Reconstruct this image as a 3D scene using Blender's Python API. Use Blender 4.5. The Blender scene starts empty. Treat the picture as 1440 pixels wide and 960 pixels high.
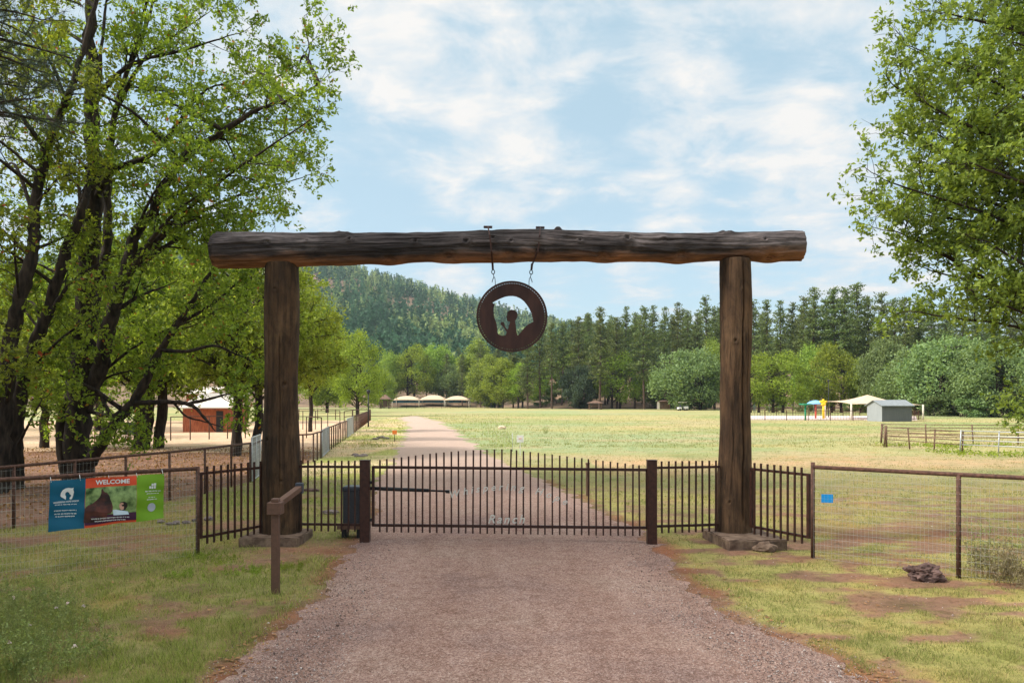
import bpy, bmesh, math, random
import numpy as np
from mathutils import Vector, Matrix
R = math.radians
C = bpy.context.scene.collection
rng = np.random.default_rng(7)
random.seed(7)
F = 1120.0; HZ = 562.0; CH = 2.4            # focal length in photo pixels, horizon row, eye height
def P(px, py, Z): return Vector(((px-720)/F*Z, Z, CH+(HZ-py)/F*Z))
def G(px, py, z=0.0):
    Z = (CH-z)*F/(py-HZ); return Vector(((px-720)/F*Z, Z, z))

# ------------------------------------------------------------------ tags
def tag(o, label=None, cat=None, group=None, kind=None):
    if label: o['label'] = label
    if cat: o['category'] = cat
    if group: o['group'] = group
    if kind: o['kind'] = kind
    return o
def empty(name, loc=(0,0,0), rz=0.0):
    o = bpy.data.objects.new(name, None); C.objects.link(o)
    o.location = loc; o.rotation_euler = (0,0,rz); o.empty_display_size = .2
    return o
def link(name, me, parent=None):
    o = bpy.data.objects.new(name, me); C.objects.link(o)
    if parent is not None: o.parent = parent
    return o
def copy_tree(o, parent=None):
    c = o.copy(); C.objects.link(c)
    if parent is not None: c.parent = parent
    for ch in list(o.children): copy_tree(ch, c)
    return c

# ------------------------------------------------------------------ numpy noise
def _hash(ix, iy, s):
    h = (ix.astype(np.int64)*374761393 + iy.astype(np.int64)*668265263 + s*1442695041) & 0xffffffff
    h = ((h ^ (h >> 13))*1274126177) & 0xffffffff
    return ((h ^ (h >> 16)) & 0xffff)/65535.0
def vnoise(x, y, s=0):
    x = np.asarray(x, float); y = np.asarray(y, float)
    ix = np.floor(x); iy = np.floor(y); fx = x-ix; fy = y-iy
    fx = fx*fx*(3-2*fx); fy = fy*fy*(3-2*fy)
    a = _hash(ix,iy,s); b = _hash(ix+1,iy,s); c = _hash(ix,iy+1,s); d = _hash(ix+1,iy+1,s)
    return (a*(1-fx)+b*fx)*(1-fy)+(c*(1-fx)+d*fx)*fy
def fbm(x, y, s=0, o=4):
    x = np.asarray(x, float); y = np.asarray(y, float)
    t = 0; a = .5; n = 0
    for i in range(o):
        t = t + a*vnoise(x*2**i, y*2**i, s+i*17); n += a; a *= .5
    return t/n
def sstep(a, b, x): 
    t = np.clip((x-a)/(b-a), 0, 1); return t*t*(3-2*t)

# ------------------------------------------------------------------ materials
def new_mat(name):
    m = bpy.data.materials.new(name); m.use_nodes = True
    nt = m.node_tree; b = nt.nodes['Principled BSDF']
    b.inputs['Specular IOR Level'].default_value = .3
    return m, nt, b
def N(nt, t, **kw):
    n = nt.nodes.new(t)
    for k, v in kw.items():
        if k in n.inputs: n.inputs[k].default_value = v
        else: setattr(n, k, v)
    return n
def ramp(nt, fac, stops, interp='LINEAR'):
    r = nt.nodes.new('ShaderNodeValToRGB'); r.color_ramp.interpolation = interp
    e = r.color_ramp.elements
    while len(e) < len(stops): e.new(.5)
    for i, (p, c) in enumerate(stops):
        e[i].position = p; e[i].color = (*c, 1) if len(c) == 3 else c
    nt.links.new(fac, r.inputs[0]); return r.outputs[0]
def coords(nt, scale=(1,1,1), kind='Object'):
    tc = nt.nodes.new('ShaderNodeTexCoord'); mp = nt.nodes.new('ShaderNodeMapping')
    mp.inputs['Scale'].default_value = scale; nt.links.new(tc.outputs[kind], mp.inputs['Vector'])
    return mp.outputs[0]
def noise(nt, vec, scale, detail=4, rough=.55, dist=0):
    n = N(nt, 'ShaderNodeTexNoise', Scale=scale, Detail=detail, Roughness=rough, Distortion=dist)
    nt.links.new(vec, n.inputs['Vector']); return n.outputs['Fac']
def mixc(nt, fac, a, b, mode='MIX'):
    m = nt.nodes.new('ShaderNodeMix'); m.data_type = 'RGBA'; m.blend_type = mode
    for s, v in ((m.inputs[0], fac), (m.inputs[6], a), (m.inputs[7], b)):
        if isinstance(v, (int, float)): s.default_value = v
        elif isinstance(v, tuple): s.default_value = (*v, 1)
        else: nt.links.new(v, s)
    return m.outputs[2]
def math_(nt, op, a, b=None, clamp=False):
    m = nt.nodes.new('ShaderNodeMath'); m.operation = op; m.use_clamp = clamp
    for s, v in ((m.inputs[0], a), (m.inputs[1], b)):
        if v is None: continue
        if isinstance(v, (int, float)): s.default_value = v
        else: nt.links.new(v, s)
    return m.outputs[0]
def bump(nt, b, h, strength=.5, dist=.02):
    bp = N(nt, 'ShaderNodeBump', Strength=strength, Distance=dist)
    nt.links.new(h, bp.inputs['Height']); nt.links.new(bp.outputs[0], b.inputs['Normal'])
def mat_noise(name, c1, c2, scale=8, rough=.8, stretch=(1,1,1), detail=5, bs=.3, bd=.01, spec=.3, lo=.35, hi=.65, metal=0):
    m, nt, b = new_mat(name)
    v = coords(nt, stretch); n = noise(nt, v, scale, detail)
    nt.links.new(ramp(nt, n, [(lo,c1),(hi,c2)]), b.inputs['Base Color'])
    b.inputs['Roughness'].default_value = rough; b.inputs['Specular IOR Level'].default_value = spec
    b.inputs['Metallic'].default_value = metal
    bump(nt, b, n, bs, bd); return m
def mat_leaf(name, dark, light, trans=.45, clump=.7, autumn=None, rough=.55):
    m, nt, b = new_mat(name)
    geo = nt.nodes.new('ShaderNodeNewGeometry')
    v = coords(nt); n = noise(nt, v, clump, 2)
    rnd = geo.outputs['Random Per Island']
    f = math_(nt, 'ADD', math_(nt, 'MULTIPLY', rnd, .6), math_(nt, 'MULTIPLY', math_(nt,'SUBTRACT',n,.2), .65))
    col = ramp(nt, f, [(.1,dark),(.85,light)])
    if autumn:
        col = mixc(nt, math_(nt, 'GREATER_THAN', rnd, .985), col, autumn)
    oi = nt.nodes.new('ShaderNodeObjectInfo')
    hsv = nt.nodes.new('ShaderNodeHueSaturation')
    nt.links.new(col, hsv.inputs['Color'])
    nt.links.new(math_(nt,'ADD', math_(nt,'MULTIPLY',oi.outputs['Random'],.035), .483), hsv.inputs['Hue'])
    nt.links.new(math_(nt,'ADD', math_(nt,'MULTIPLY',oi.outputs['Random'],.35), .82), hsv.inputs['Value'])
    col = hsv.outputs[0]
    nt.links.new(col, b.inputs['Base Color']); b.inputs['Roughness'].default_value = rough
    b.inputs['Specular IOR Level'].default_value = .25
    tr = nt.nodes.new('ShaderNodeBsdfTranslucent')
    nt.links.new(mixc(nt, 1.0, col, (1.25,1.2,.55), 'MULTIPLY'), tr.inputs['Color'])
    mx = nt.nodes.new('ShaderNodeMixShader'); mx.inputs[0].default_value = trans
    nt.links.new(b.outputs[0], mx.inputs[1]); nt.links.new(tr.outputs[0], mx.inputs[2])
    nt.links.new(mx.outputs[0], nt.nodes['Material Output'].inputs[0])
    return m
def plain(name, c, rough=.6, metal=0, var=.12, scale=20):
    return mat_noise(name, tuple(x*(1-var) for x in c), tuple(min(1,x*(1+var)) for x in c), scale, rough, metal=metal, bs=.08, bd=.003)

M = {}
M['bark'] = mat_noise('oak_bark', (.014,.010,.008), (.060,.042,.030), 9, .95, (1,1,.25), 8, 1.0, .05)
M['pinebark'] = mat_noise('pine_bark', (.05,.032,.024), (.14,.085,.06), 6, .95, (1,1,.25), 6, .8, .05)
M['leaf'] = mat_leaf('oak_leaves', (.07,.12,.018), (.34,.43,.06), .55, .8, (.35,.12,.04))
M['leafr'] = mat_leaf('cottonwood_leaves', (.08,.15,.03), (.35,.47,.09), .5, 1.0)
M['leafmid'] = mat_leaf('sunlit_leaves', (.11,.175,.022), (.39,.48,.075), .5, .5)
M['leaffar'] = mat_leaf('valley_leaves', (.11,.19,.03), (.37,.48,.09), .4, .35)
M['leafdull'] = mat_leaf('willow_leaves', (.10,.165,.065), (.28,.37,.14), .35, .35)
M['leafdark'] = mat_leaf('juniper_leaves', (.045,.08,.05), (.12,.17,.09), .25, .35)
M['needle'] = mat_leaf('pine_needles', (.045,.08,.028), (.21,.255,.075), .3, .4)
M['needlenear'] = mat_leaf('near_pine_needles', (.03,.05,.035), (.09,.12,.075), .25, .6)
M['weed'] = mat_leaf('weed_leaves', (.15,.19,.06), (.38,.43,.17), .5, 1.5)
M['dryweed'] = mat_leaf('dry_weed_stems', (.16,.13,.075), (.34,.28,.17), .35, 1.5)
M['iron'] = mat_noise('dark_brown_painted_steel', (.028,.010,.007), (.055,.020,.013), 14, .55, bs=.15, bd=.002)
M['rust'] = mat_noise('rusty_steel_pipe', (.05,.024,.016), (.125,.06,.04), 22, .75, bs=.3, bd=.003)
M['disc'] = mat_noise('rusted_plate', (.028,.013,.012), (.06,.026,.02), 5, .7, (1,1,.3), bs=.2, bd=.003)
M['wire'] = plain('galvanised_wire', (.42,.42,.39), .5, .3)
M['galv'] = plain('galvanised_steel', (.42,.43,.43), .45, .4)
M['tan'] = plain('tan_post_paint', (.115,.06,.04), .6)
M['conc'] = mat_noise('old_concrete', (.085,.052,.036), (.22,.15,.105), 7, .95, bs=.6, bd=.02, detail=8)
M['greybox'] = plain('grey_cabinet_plastic', (.045,.047,.055), .5)
M['black'] = plain('black_metal', (.02,.02,.022), .5)
M['bluecap'] = plain('dark_blue_plastic', (.04,.046,.062), .4)
M['dkgreen'] = plain('dark_green_board', (.03,.06,.025), .7)
M['white'] = plain('white_paint', (.8,.8,.78), .6)
M['letter'] = plain('brushed_pale_metal', (.56,.54,.49), .6, 0)
M['blue'] = plain('blue_notice', (.005,.20,.50), .5, var=.04)
M['orange'] = plain('orange_marker', (.8,.22,.04), .6)
M['cream'] = plain('cream_canvas', (.58,.44,.30), .8, var=.05)
M['creampaint'] = plain('cream_paint', (.62,.56,.46), .6)
M['shedshade'] = mat_noise('shaded_grey_siding', (.10,.105,.105), (.135,.14,.14), 3, .8, (9,1,.3), bs=.4)
M['shedsunlit'] = mat_noise('sunlit_grey_siding', (.27,.285,.29), (.34,.355,.36), 3, .8, (9,9,.3), bs=.4)  # same siding as the front, sunlight put into the lighter colour
M['roofgrey'] = mat_noise('grey_roof_sheet', (.19,.205,.21), (.25,.27,.275), 4, .6)
M['redwood'] = mat_noise('red_brown_cladding', (.22,.06,.03), (.38,.12,.055), 5, .85, (3,3,.4), bs=.5)
M['roofpale'] = plain('pale_roof_sheet', (.6,.53,.46), .7)
M['woodbrown'] = mat_noise('brown_timber', (.10,.06,.04), (.22,.13,.09), 5, .85, (3,3,.5))
M['teal'] = plain('teal_screen_mesh', (.03,.14,.17), .7)
M['green'] = plain('green_paint', (.02,.30,.16), .5)
M['yellow'] = plain('yellow_paint', (.85,.55,.02), .5)
M['redp'] = plain('red_paint', (.7,.12,.08), .5)
M['skyblue'] = plain('light_blue_paint', (.2,.45,.75), .5)
M['rock'] = mat_noise('red_brown_rock', (.06,.035,.03), (.17,.105,.09), 6, .95, detail=8, bs=.9, bd=.03)
M['greyrock'] = mat_noise('grey_rock', (.11,.085,.08), (.26,.21,.19), 5, .95, detail=8, bs=.8, bd=.03)
M['litter'] = mat_leaf('dead_leaves', (.16,.07,.03), (.45,.25,.11), .2, 2)
M['petal'] = mat_leaf('pink_petals', (.55,.4,.42), (.8,.68,.68), .3, 2)
M['cart'] = plain('white_cart_body', (.75,.73,.68), .4)

def wood_mat(name, a, b_, c, axis='z', scale=5.0, under=None, dark=None):
    m, nt, b = new_mat(name)
    st = {'z': (1,1,.09), 'x': (.09,1,1)}[axis]
    v = coords(nt, st); n1 = noise(nt, v, scale*2.2, 8, .62, .3); v2 = coords(nt, {'z':(1,1,.35),'x':(.35,1,1)}[axis]); n2 = noise(nt, v2, 1.9, 5, .6, .6)
    st3 = {'z': (1,1,.03), 'x': (.03,1,1)}[axis]
    n3 = noise(nt, coords(nt, st3), 34, 3, .6, .5)
    col = ramp(nt, n2, [(.3,a),(.52,b_),(.7,c)])
    col = mixc(nt, math_(nt,'MULTIPLY',ramp(nt, n1, [(.33,(1,1,1)),(.50,(0,0,0))]),.8), col, tuple(x*.5 for x in a))
    col = mixc(nt, math_(nt,'MULTIPLY', ramp(nt, n3, [(.30,(1,1,1)),(.42,(0,0,0))]), .75), col, tuple(x*.25 for x in a))
    n5 = noise(nt, coords(nt,{'z':(1,1,.45),'x':(.45,1,1)}[axis]), 4.5, 7, .7, .8)
    col = mixc(nt, 1.0, col, ramp(nt, n5, [(.32,(.42,.40,.40)),(.5,(1,1,1)),(.66,(1.35,1.3,1.28))]), 'MULTIPLY')
    if under:     # paler brown timber under the log, warm reflected light painted into its colour
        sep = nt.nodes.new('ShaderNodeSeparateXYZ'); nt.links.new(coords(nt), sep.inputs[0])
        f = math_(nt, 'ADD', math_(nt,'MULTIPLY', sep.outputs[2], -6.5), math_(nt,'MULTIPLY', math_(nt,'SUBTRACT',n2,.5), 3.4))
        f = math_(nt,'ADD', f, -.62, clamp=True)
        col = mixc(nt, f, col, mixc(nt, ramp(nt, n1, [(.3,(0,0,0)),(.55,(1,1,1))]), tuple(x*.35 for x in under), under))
    nt.links.new(col, b.inputs['Base Color']); b.inputs['Roughness'].default_value = .85
    h = math_(nt,'ADD', n1, math_(nt,'MULTIPLY', n3, .6)); bump(nt, b, h, .9, .03)
    return m
M['post'] = wood_mat('weathered_post_wood', (.026,.014,.007), (.070,.038,.018), (.13,.076,.038))
M['postr'] = wood_mat('weathered_red_post_wood', (.040,.021,.011), (.098,.054,.027), (.165,.098,.052))
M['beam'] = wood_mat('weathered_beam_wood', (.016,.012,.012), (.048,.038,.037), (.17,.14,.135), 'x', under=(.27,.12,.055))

# ------------------------------------------------------------------ mesh builders
def np_mesh(name, verts, faces, mat, smooth=False, attrs=None):
    me = bpy.data.meshes.new(name)
    verts = np.asarray(verts, np.float32); faces = np.asarray(faces, np.int32)
    nf, k = faces.shape
    me.vertices.add(len(verts)); me.vertices.foreach_set('co', verts.ravel())
    me.loops.add(nf*k); me.loops.foreach_set('vertex_index', faces.ravel())
    me.polygons.add(nf); me.polygons.foreach_set('loop_start', np.arange(nf, dtype=np.int32)*k)
    me.polygons.foreach_set('loop_total', np.full(nf, k, np.int32))
    if smooth: me.polygons.foreach_set('use_smooth', np.ones(nf, bool))
    me.update(calc_edges=True)
    if attrs:
        for an, (ty, data) in attrs.items():
            a = me.attributes.new(an, ty, 'POINT')
            a.data.foreach_set('color' if ty == 'FLOAT_COLOR' else 'value', np.asarray(data, np.float32).ravel())
    me.materials.append(mat); return me

class MB:
    def __init__(s): s.v = []; s.f = []; s.sm = []
    def add(s, vs, fs, smooth=False):
        o = len(s.v); s.v += [tuple(v) for v in vs]; s.f += [tuple(i+o for i in f) for f in fs]; s.sm += [smooth]*len(fs)
        return s
    def box(s, lo, hi, mat=None):
        x0,y0,z0 = lo; x1,y1,z1 = hi
        vs = [Vector(p) for p in ((x0,y0,z0),(x1,y0,z0),(x1,y1,z0),(x0,y1,z0),(x0,y0,z1),(x1,y0,z1),(x1,y1,z1),(x0,y1,z1))]
        if mat is not None: vs = [mat @ v for v in vs]
        return s.add(vs, [(3,2,1,0),(4,5,6,7),(0,1,5,4),(1,2,6,5),(2,3,7,6),(3,0,4,7)])
    def bar(s, a, b, w, h=None):           # square bar from a to b
        a = Vector(a); b = Vector(b); h = h or w; d = (b-a).normalized()
        up = Vector((0,0,1)) if abs(d.z) < .95 else Vector((0,1,0))
        u = d.cross(up).normalized()*w/2; v = u.cross(d).normalized()*h/2
        vs = [a-u-v,a+u-v,a+u+v,a-u+v,b-u-v,b+u-v,b+u+v,b-u+v]
        return s.add(vs, [(0,1,2,3),(7,6,5,4),(0,4,5,1),(1,5,6,2),(2,6,7,3),(3,7,4,0)])
    def tube(s, pts, r, sides=8, cap=True, smooth=True, closed=False):
        pts = [Vector(p) for p in pts]; n = len(pts)
        rr = r if isinstance(r, (list, tuple, np.ndarray)) else [r]*n
        vs = []
        prev = None
        for i, p in enumerate(pts):
            if closed: d = (pts[(i+1)%n]-pts[i-1]).normalized()
            else: d = (pts[min(i+1,n-1)]-pts[max(i-1,0)]).normalized()
            if prev is None:
                a = Vector((0,0,1)) if abs(d.z) < .9 else Vector((1,0,0)); u = d.cross(a).normalized()
            else:
                u = (prev - d*prev.dot(d)).normalized()
            prev = u; v = d.cross(u)
            for k in range(sides):
                t = 2*math.pi*k/sides; vs.append(p+(u*math.cos(t)+v*math.sin(t))*rr[i])
        fs = []
        for i in range(n if closed else n-1):
            j = (i+1) % n
            for k in range(sides):
                k2 = (k+1) % sides; fs.append((i*sides+k, i*sides+k2, j*sides+k2, j*sides+k))
        if cap and not closed:
            fs.append(tuple(range(sides-1,-1,-1))); fs.append(tuple((n-1)*sides+k for k in range(sides)))
        return s.add(vs, fs, smooth)
    def mesh(s, name, mat):
        me = bpy.data.meshes.new(name); me.from_pydata(s.v, [], s.f)
        me.polygons.foreach_set('use_smooth', s.sm); me.materials.append(mat); me.update(); return me
    def build(s, name, mat, parent=None): return link(name, s.mesh(name, mat), parent)

def bevel(o, w=.004, seg=1):
    b = o.modifiers.new('bevel', 'BEVEL'); b.width = w; b.segments = seg; b.limit_method = 'ANGLE'; return o

# a leaf card is a small folded diamond; c (n,3) centres, s sizes
def leaves(c, size, rg, droop=.3, aspect=.5):
    n = len(c); size = np.broadcast_to(size, (n,))*rg.uniform(.65,1.25,n)
    u = rg.normal(size=(n,3)); u[:,2] -= droop; u /= np.linalg.norm(u,axis=1)[:,None]
    w = rg.normal(size=(n,3)); v = np.cross(u,w); v /= np.linalg.norm(v,axis=1)[:,None]
    nn = np.cross(u,v)
    su = u*(size*.5)[:,None]; sv = v*(size*.5*aspect)[:,None]; sn = nn*(size*.12)[:,None]
    V = np.stack([c-su, c+sv+sn, c+su, c-sv+sn], 1).reshape(-1,3)
    Fc = np.arange(n*4).reshape(n,4)
    return V, Fc

# tubes in bulk for branches
def tubes_np(lines, name, mat):
    V = []; Fs = []; off = 0
    for pts, rad, sides in lines:
        pts = np.asarray(pts, float); n = len(pts)
        d = np.gradient(pts, axis=0); d /= (np.linalg.norm(d,axis=1)[:,None]+1e-9)
        ref = np.array([.31,.95,.05]) if abs(d[0][1]) < .8 else np.array([.95,.1,.2])
        u = np.cross(d, ref); u /= (np.linalg.norm(u,axis=1)[:,None]+1e-9); w = np.cross(d,u)
        t = np.arange(sides)*2*np.pi/sides
        ring = pts[:,None,:]+(u[:,None,:]*np.cos(t)[None,:,None]+w[:,None,:]*np.sin(t)[None,:,None])*np.asarray(rad)[:,None,None]
        V.append(ring.reshape(-1,3))
        i = np.arange(n-1)[:,None]*sides; k = np.arange(sides)[None,:]; k2 = (k+1)%sides
        Fs.append((np.stack([i+k, i+k2, i+sides+k2, i+sides+k], -1).reshape(-1,4))+off)
        off += n*sides
    return np_mesh(name, np.concatenate(V), np.concatenate(Fs), mat, smooth=True)

def unit(v): return v/(np.linalg.norm(v)+1e-9)
def smooth_path(ctrl, n):
    ctrl = np.asarray(ctrl, float); m = len(ctrl)
    if m == 2: 
        t = np.linspace(0,1,n)[:,None]; return ctrl[0]*(1-t)+ctrl[1]*t
    ext = np.vstack([2*ctrl[0]-ctrl[1], ctrl, 2*ctrl[-1]-ctrl[-2]])
    out = []
    for tt in np.linspace(0, m-1-1e-6, n):
        i = int(tt); t = tt-i; p0,p1,p2,p3 = ext[i:i+4]
        out.append(.5*((2*p1)+(-p0+p2)*t+(2*p0-5*p1+4*p2-p3)*t*t+(-p0+3*p1-3*p2+p3)*t**3))
    return np.array(out)

def wander(p, d, L, n, rg, wig, trop):
    pts = [p]; d = unit(d)
    for i in range(n):
        d = unit(d + rg.normal(size=3)*wig + np.array([0,0,trop])); p = p + d*L/n; pts.append(p)
    return np.array(pts)

class Tree:
    """limbs are guided polylines; side branches, twigs and leaf positions grow from them"""
    def __init__(s, seed, leaf=.11, twigleaf=18, l1=(1.1,2.1), l2=(.45,.9), spread=.16, n1=3.2, n2=6):
        s.rg = np.random.default_rng(seed); s.lines = []; s.lp = []
        s.leaf=leaf; s.tl=twigleaf; s.l1=l1; s.l2=l2; s.spread=spread; s.n1=n1; s.n2=n2
    def stem(s, ctrl, r0, r1, n=None, sides=10, bumps=.06):
        pts = smooth_path(ctrl, n or 6*len(ctrl)); L = np.linalg.norm(np.diff(pts,axis=0),axis=1).sum()
        pts = pts + s.rg.normal(size=pts.shape)*r0*bumps*1.3
        t = np.linspace(0,1,len(pts)); rad = r0*(1-t)**.9+r1*t; rad *= 1+s.rg.normal(size=len(pts))*bumps
        s.lines.append((pts, rad, sides)); return pts, rad, L
    def limb(s, ctrl, r0, r1=.012, start=.3, dens=1.0, leafy=True, sides=7):
        pts, rad, L = s.stem(ctrl, r0, r1, sides=sides)
        rg = s.rg
        if not leafy: return pts
        k = max(3, int(L*(1-start)*s.n1*dens))
        for j in range(k):
            t = start+(1-start)*(j+rg.uniform(0,1))/k; f = t*(len(pts)-1); i = min(int(f), len(pts)-2)
            p = pts[i]*(1-(f-i))+pts[i+1]*(f-i); d = unit(pts[i+1]-pts[i])
            side = unit(np.cross(d, rg.normal(size=3)))
            dd = unit(d*rg.uniform(.25,.9)+side); dd[2] += rg.uniform(-.1,.35)
            Lb = rg.uniform(*s.l1)*(1.15-.55*t)
            s.branch(p, dd, Lb, max(.008, rad[i]*.45))
        s.branch(pts[-1], unit(pts[-1]-pts[-2]), s.l1[0]*.7, rad[-1])
        return pts
    def branch(s, p, d, L, r):
        rg = s.rg; n = 5; q = wander(p, d, L, n, rg, .22, .05)
        s.lines.append((q, np.linspace(min(r,.035),.005,n+1), 4))
        for j in range(s.n2):
            t = rg.uniform(.25,1); f = t*n; i = min(int(f), n-1); b = q[i]*(1-(f-i))+q[i+1]*(f-i)
            dd = unit(unit(q[i+1]-q[i])*rg.uniform(.3,.9)+unit(rg.normal(size=3)))
            L2 = rg.uniform(*s.l2); w = wander(b, dd, L2, 3, rg, .25, .04)
            s.lines.append((w, np.array([.006,.005,.004,.002])*(s.leaf/.11), 3))
            k = int(s.tl*rg.uniform(.5,1.4)); nc = max(3,k//8); tn = rg.uniform(.3,1.08,nc); cn_ = w[0]+(w[-1]-w[0])*tn[:,None]+rg.normal(size=(nc,3))*s.spread*L2/.75
            c = cn_[rg.integers(nc,size=k)]+rg.normal(size=(k,3))*s.leaf*.48
            s.lp.append(c)
    def meshes(s, name, bark, leafm):
        tm = tubes_np(s.lines, name+'_trunk', bark)
        c = np.concatenate(s.lp); V, Fc = leaves(c, s.leaf, s.rg)
        return tm, np_mesh(name+'_crown', V, Fc, leafm), len(c)
    def place(s, name, loc, bark, leafm, label, cat='tree', group=None):
        e = empty(name, loc); tag(e, label, cat, group)
        tm, cm, n = s.meshes(name, bark, leafm)
        off = Matrix.Translation(-Vector(loc)); tm.transform(off); cm.transform(off)
        link('trunk', tm, e); link('crown', cm, e); print(name, 'leaves', n, 'branches', len(s.lines)); return e
# ================================================================== terrain
ROADL = [G(250,1010),G(325,960),G(380,905),G(440,852),G(478,800),G(492,770),G(512,752),G(528,725),G(524,700),G(533,672),G(556,645),G(563,625),G(572,605),G(574,595),G(560,588)]
ROADR = [G(1330,1010),G(1225,960),G(1120,905),G(1040,868),G(965,820),G(925,775),G(908,752),G(862,728),G(815,700),G(775,682),G(735,662),G(690,640),G(660,620),G(636,604),G(618,592),G(590,585.5)]
def road_edges():
    L = [(p.x,p.y) for p in ROADL]; Rr = [(p.x,p.y) for p in ROADR]
    L = [(-4.2,-40),(-3.6,3.5)]+L; Rr = [(5.5,-40),(4.6,3.5)]+Rr
    return L, Rr
RL, RR = road_edges()
RLy = np.array([p[1] for p in RL]); RLx = np.array([p[0] for p in RL]); RRy = np.array([p[1] for p in RR]); RRx = np.array([p[0] for p in RR])
def dist_road(x, y):      # >0 outside the drive (metres across)
    l = np.interp(y, RLy, RLx); r = np.interp(y, RRy, RRx)
    d = np.maximum(l-x, x-r)
    return np.where(y > 125, 30.0, d)
FENCE = [(-9.4,8.2),(-9.39,14.6),(-8.6,16.2),(-7.95,20.0),(-7.56,23.0),(-8.2,26.0),(-8.4,29.0),(-7.6,30.0),(-7.9,33.0),(-9.4,42.0),(-11.8,60.0),(-14.2,78),(-16.5,96.0)]
FY = np.array([p[1] for p in FENCE]); FX = np.array([p[0] for p in FENCE])
def terr(x, y):
    """height of the rising ground beyond the field"""
    x = np.asarray(x, float); y = np.asarray(y, float)
    px = 720+F*x/np.maximum(y, 50)
    cy = np.interp(px, [-900,-300,0,200,400,470,520,600,680,760,820,900,1000,1300,2400], [500,440,385,362,364,378,394,414,440,462,476,492,500,505,520])
    H = (HZ-cy)/F*1100
    t = np.clip((y-250)/850, 0, 1); a = t*t*(3-2*t)*.55+t*.45
    h = H*a*np.where(y > 1100, np.clip(1-(y-1100)/500,0,1), 1)
    foot = (9*sstep(205, 300, y) + 2*sstep(208, 250, y))*sstep(700, 860, px)
    h = h + foot*(1-t*.6)
    h = h + (fbm(x/90, y/90, 5)-.5)*16*t + (fbm(x/25,y/25,9)-.5)*3*sstep(250,330,y)
    return h

# one ground sheet, fine near the camera
n1 = 440; k = 7.0
t = np.linspace(-1,1,n1); gx = 1500*np.sinh(k*t)/np.sinh(k)
n2 = 520; t2 = np.linspace(-.62,1,n2); gy = 10+1500*np.sinh(k*t2)/np.sinh(k)
X, Y = np.meshgrid(gx, gy); x = X.ravel(); y = Y.ravel()
dr = dist_road(x, y)
def relief(x, y):
    d = dist_road(x, y)
    a = sstep(.3, 2.2, d)*(1-sstep(25,40,y))
    return (fbm(x*.9,y*.9,3)-.5)*.09*a
def grassmask(x, y):
    """0 bare earth .. 1 thick grass"""
    left = x < 0
    nL = fbm(x*1.1, y*1.1, 21); nR = fbm(x*1.15, y*2.6, 33, 5); n3 = fbm(x*3.5,y*3.5,44,3)
    mL = sstep(.33,.53, nL*.7+n3*.35); mR = sstep(.40,.53, nR*.65+n3*.38)
    m = np.where(left, mL, mR)
    d = dist_road(x,y); m = m*sstep(-.05,.35, d+(n3-.5)*.5)
    fx = np.interp(y, FY, FX)
    inside = (x < fx-.2) & (y > 13) & (y < 38)           # bare ground under the oaks
    m = np.where(inside, m*.06, m)
    m = np.where((y > 38) & (y < 90) & (x < fx), 0, m)
    # strip of bare soil around the gate line and the red bank behind the right fence
    m = m*(1-.75*np.exp(-((y-13.0)/.8)**2)*(np.abs(x)<5)*sstep(.3,.6,vnoise(x*1.3,y*2,8)))
    m = m*(1-.7*np.exp(-((y-(14.6+.25*vnoise(x*.7,0*y,4)))/.55)**2)*(x>5))
    return m
gm = grassmask(x, y)
fx = np.interp(y, FY, FX)
z = np.zeros_like(x)
# macro albedo
def colr(c): return np.array(c)[None,:]
nA = fbm(x*.35,y*.35,51); nB = fbm(x*.06,y*.10,61,5)[:,None]; nC = fbm(x*1.7,y*1.7,71)[:,None]; nD = fbm(x*.03,y*.06,81,4)[:,None]
dirt = colr((.19,.105,.07))*(.7+.6*nC)+colr((.06,.045,.03))*nA[:,None]
gr_l = colr((.22,.20,.075)); gr_r = colr((.30,.265,.095)); gr_m = np.where((x<0)[:,None], gr_l, gr_r)*(.75+.5*nC)
near = dirt*(1-gm[:,None])+gr_m*gm[:,None]
ye = colr((.33,.30,.14)); gre = colr((.235,.265,.11)); tan_ = colr((.39,.30,.185)); blg = colr((.255,.29,.15))
w1 = sstep(.40,.60,nB); w2 = sstep(.56,.72,nD); w3 = sstep(.52,.7,fbm(x*.15,y*.3,91,4)[:,None])
field = ye*(1-w1)+gre*w1; field = field*(1-w2)+blg*w2; field = field*(1-.55*w3)+tan_*.55*w3
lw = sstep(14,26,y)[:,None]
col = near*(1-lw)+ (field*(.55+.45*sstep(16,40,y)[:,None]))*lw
# tan band across the field in front of the corral, red bank just behind the right fence
band = (np.exp(-((y-29-2*fbm(x*.1,y*.1,7))/3.2)**2)*(x>3))[:,None]
col = col*(1-.8*band)+colr((.42,.28,.17))*.8*band
band = (np.exp(-((y-(17.6-.1*x))/1.3)**2)*(x>2.5))[:,None]*sstep(.35,.6,nC)
col = col*(1-.6*band)+colr((.17,.10,.075))*.6*band
arena = ((x < fx-.2)&(y>37+2*(nA-.5))&(y<92))[:,None]; col = np.where(arena, colr((.54,.385,.27))*(.85+.3*nC), col)
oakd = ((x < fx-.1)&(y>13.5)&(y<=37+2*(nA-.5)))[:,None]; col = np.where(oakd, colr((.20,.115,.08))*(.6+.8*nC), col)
verge = ((dr>0)&(x>fx)&(x<np.interp(y, RLy, RLx)+.3)&(y>24)&(y<112))[:,None]; vg = sstep(.42,.6,fbm(x*.25,y*.25,93)[:,None])
col = np.where(verge, colr((.46,.36,.22))*(1-vg)+colr((.30,.31,.10))*vg, col)
slope = ((y > 204)&((720+F*x/np.maximum(y,50) > 800)|(y > 262)))[:,None]; col = np.where(slope, colr((.2,.13,.08))*(.7+.6*nC), col)
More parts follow.
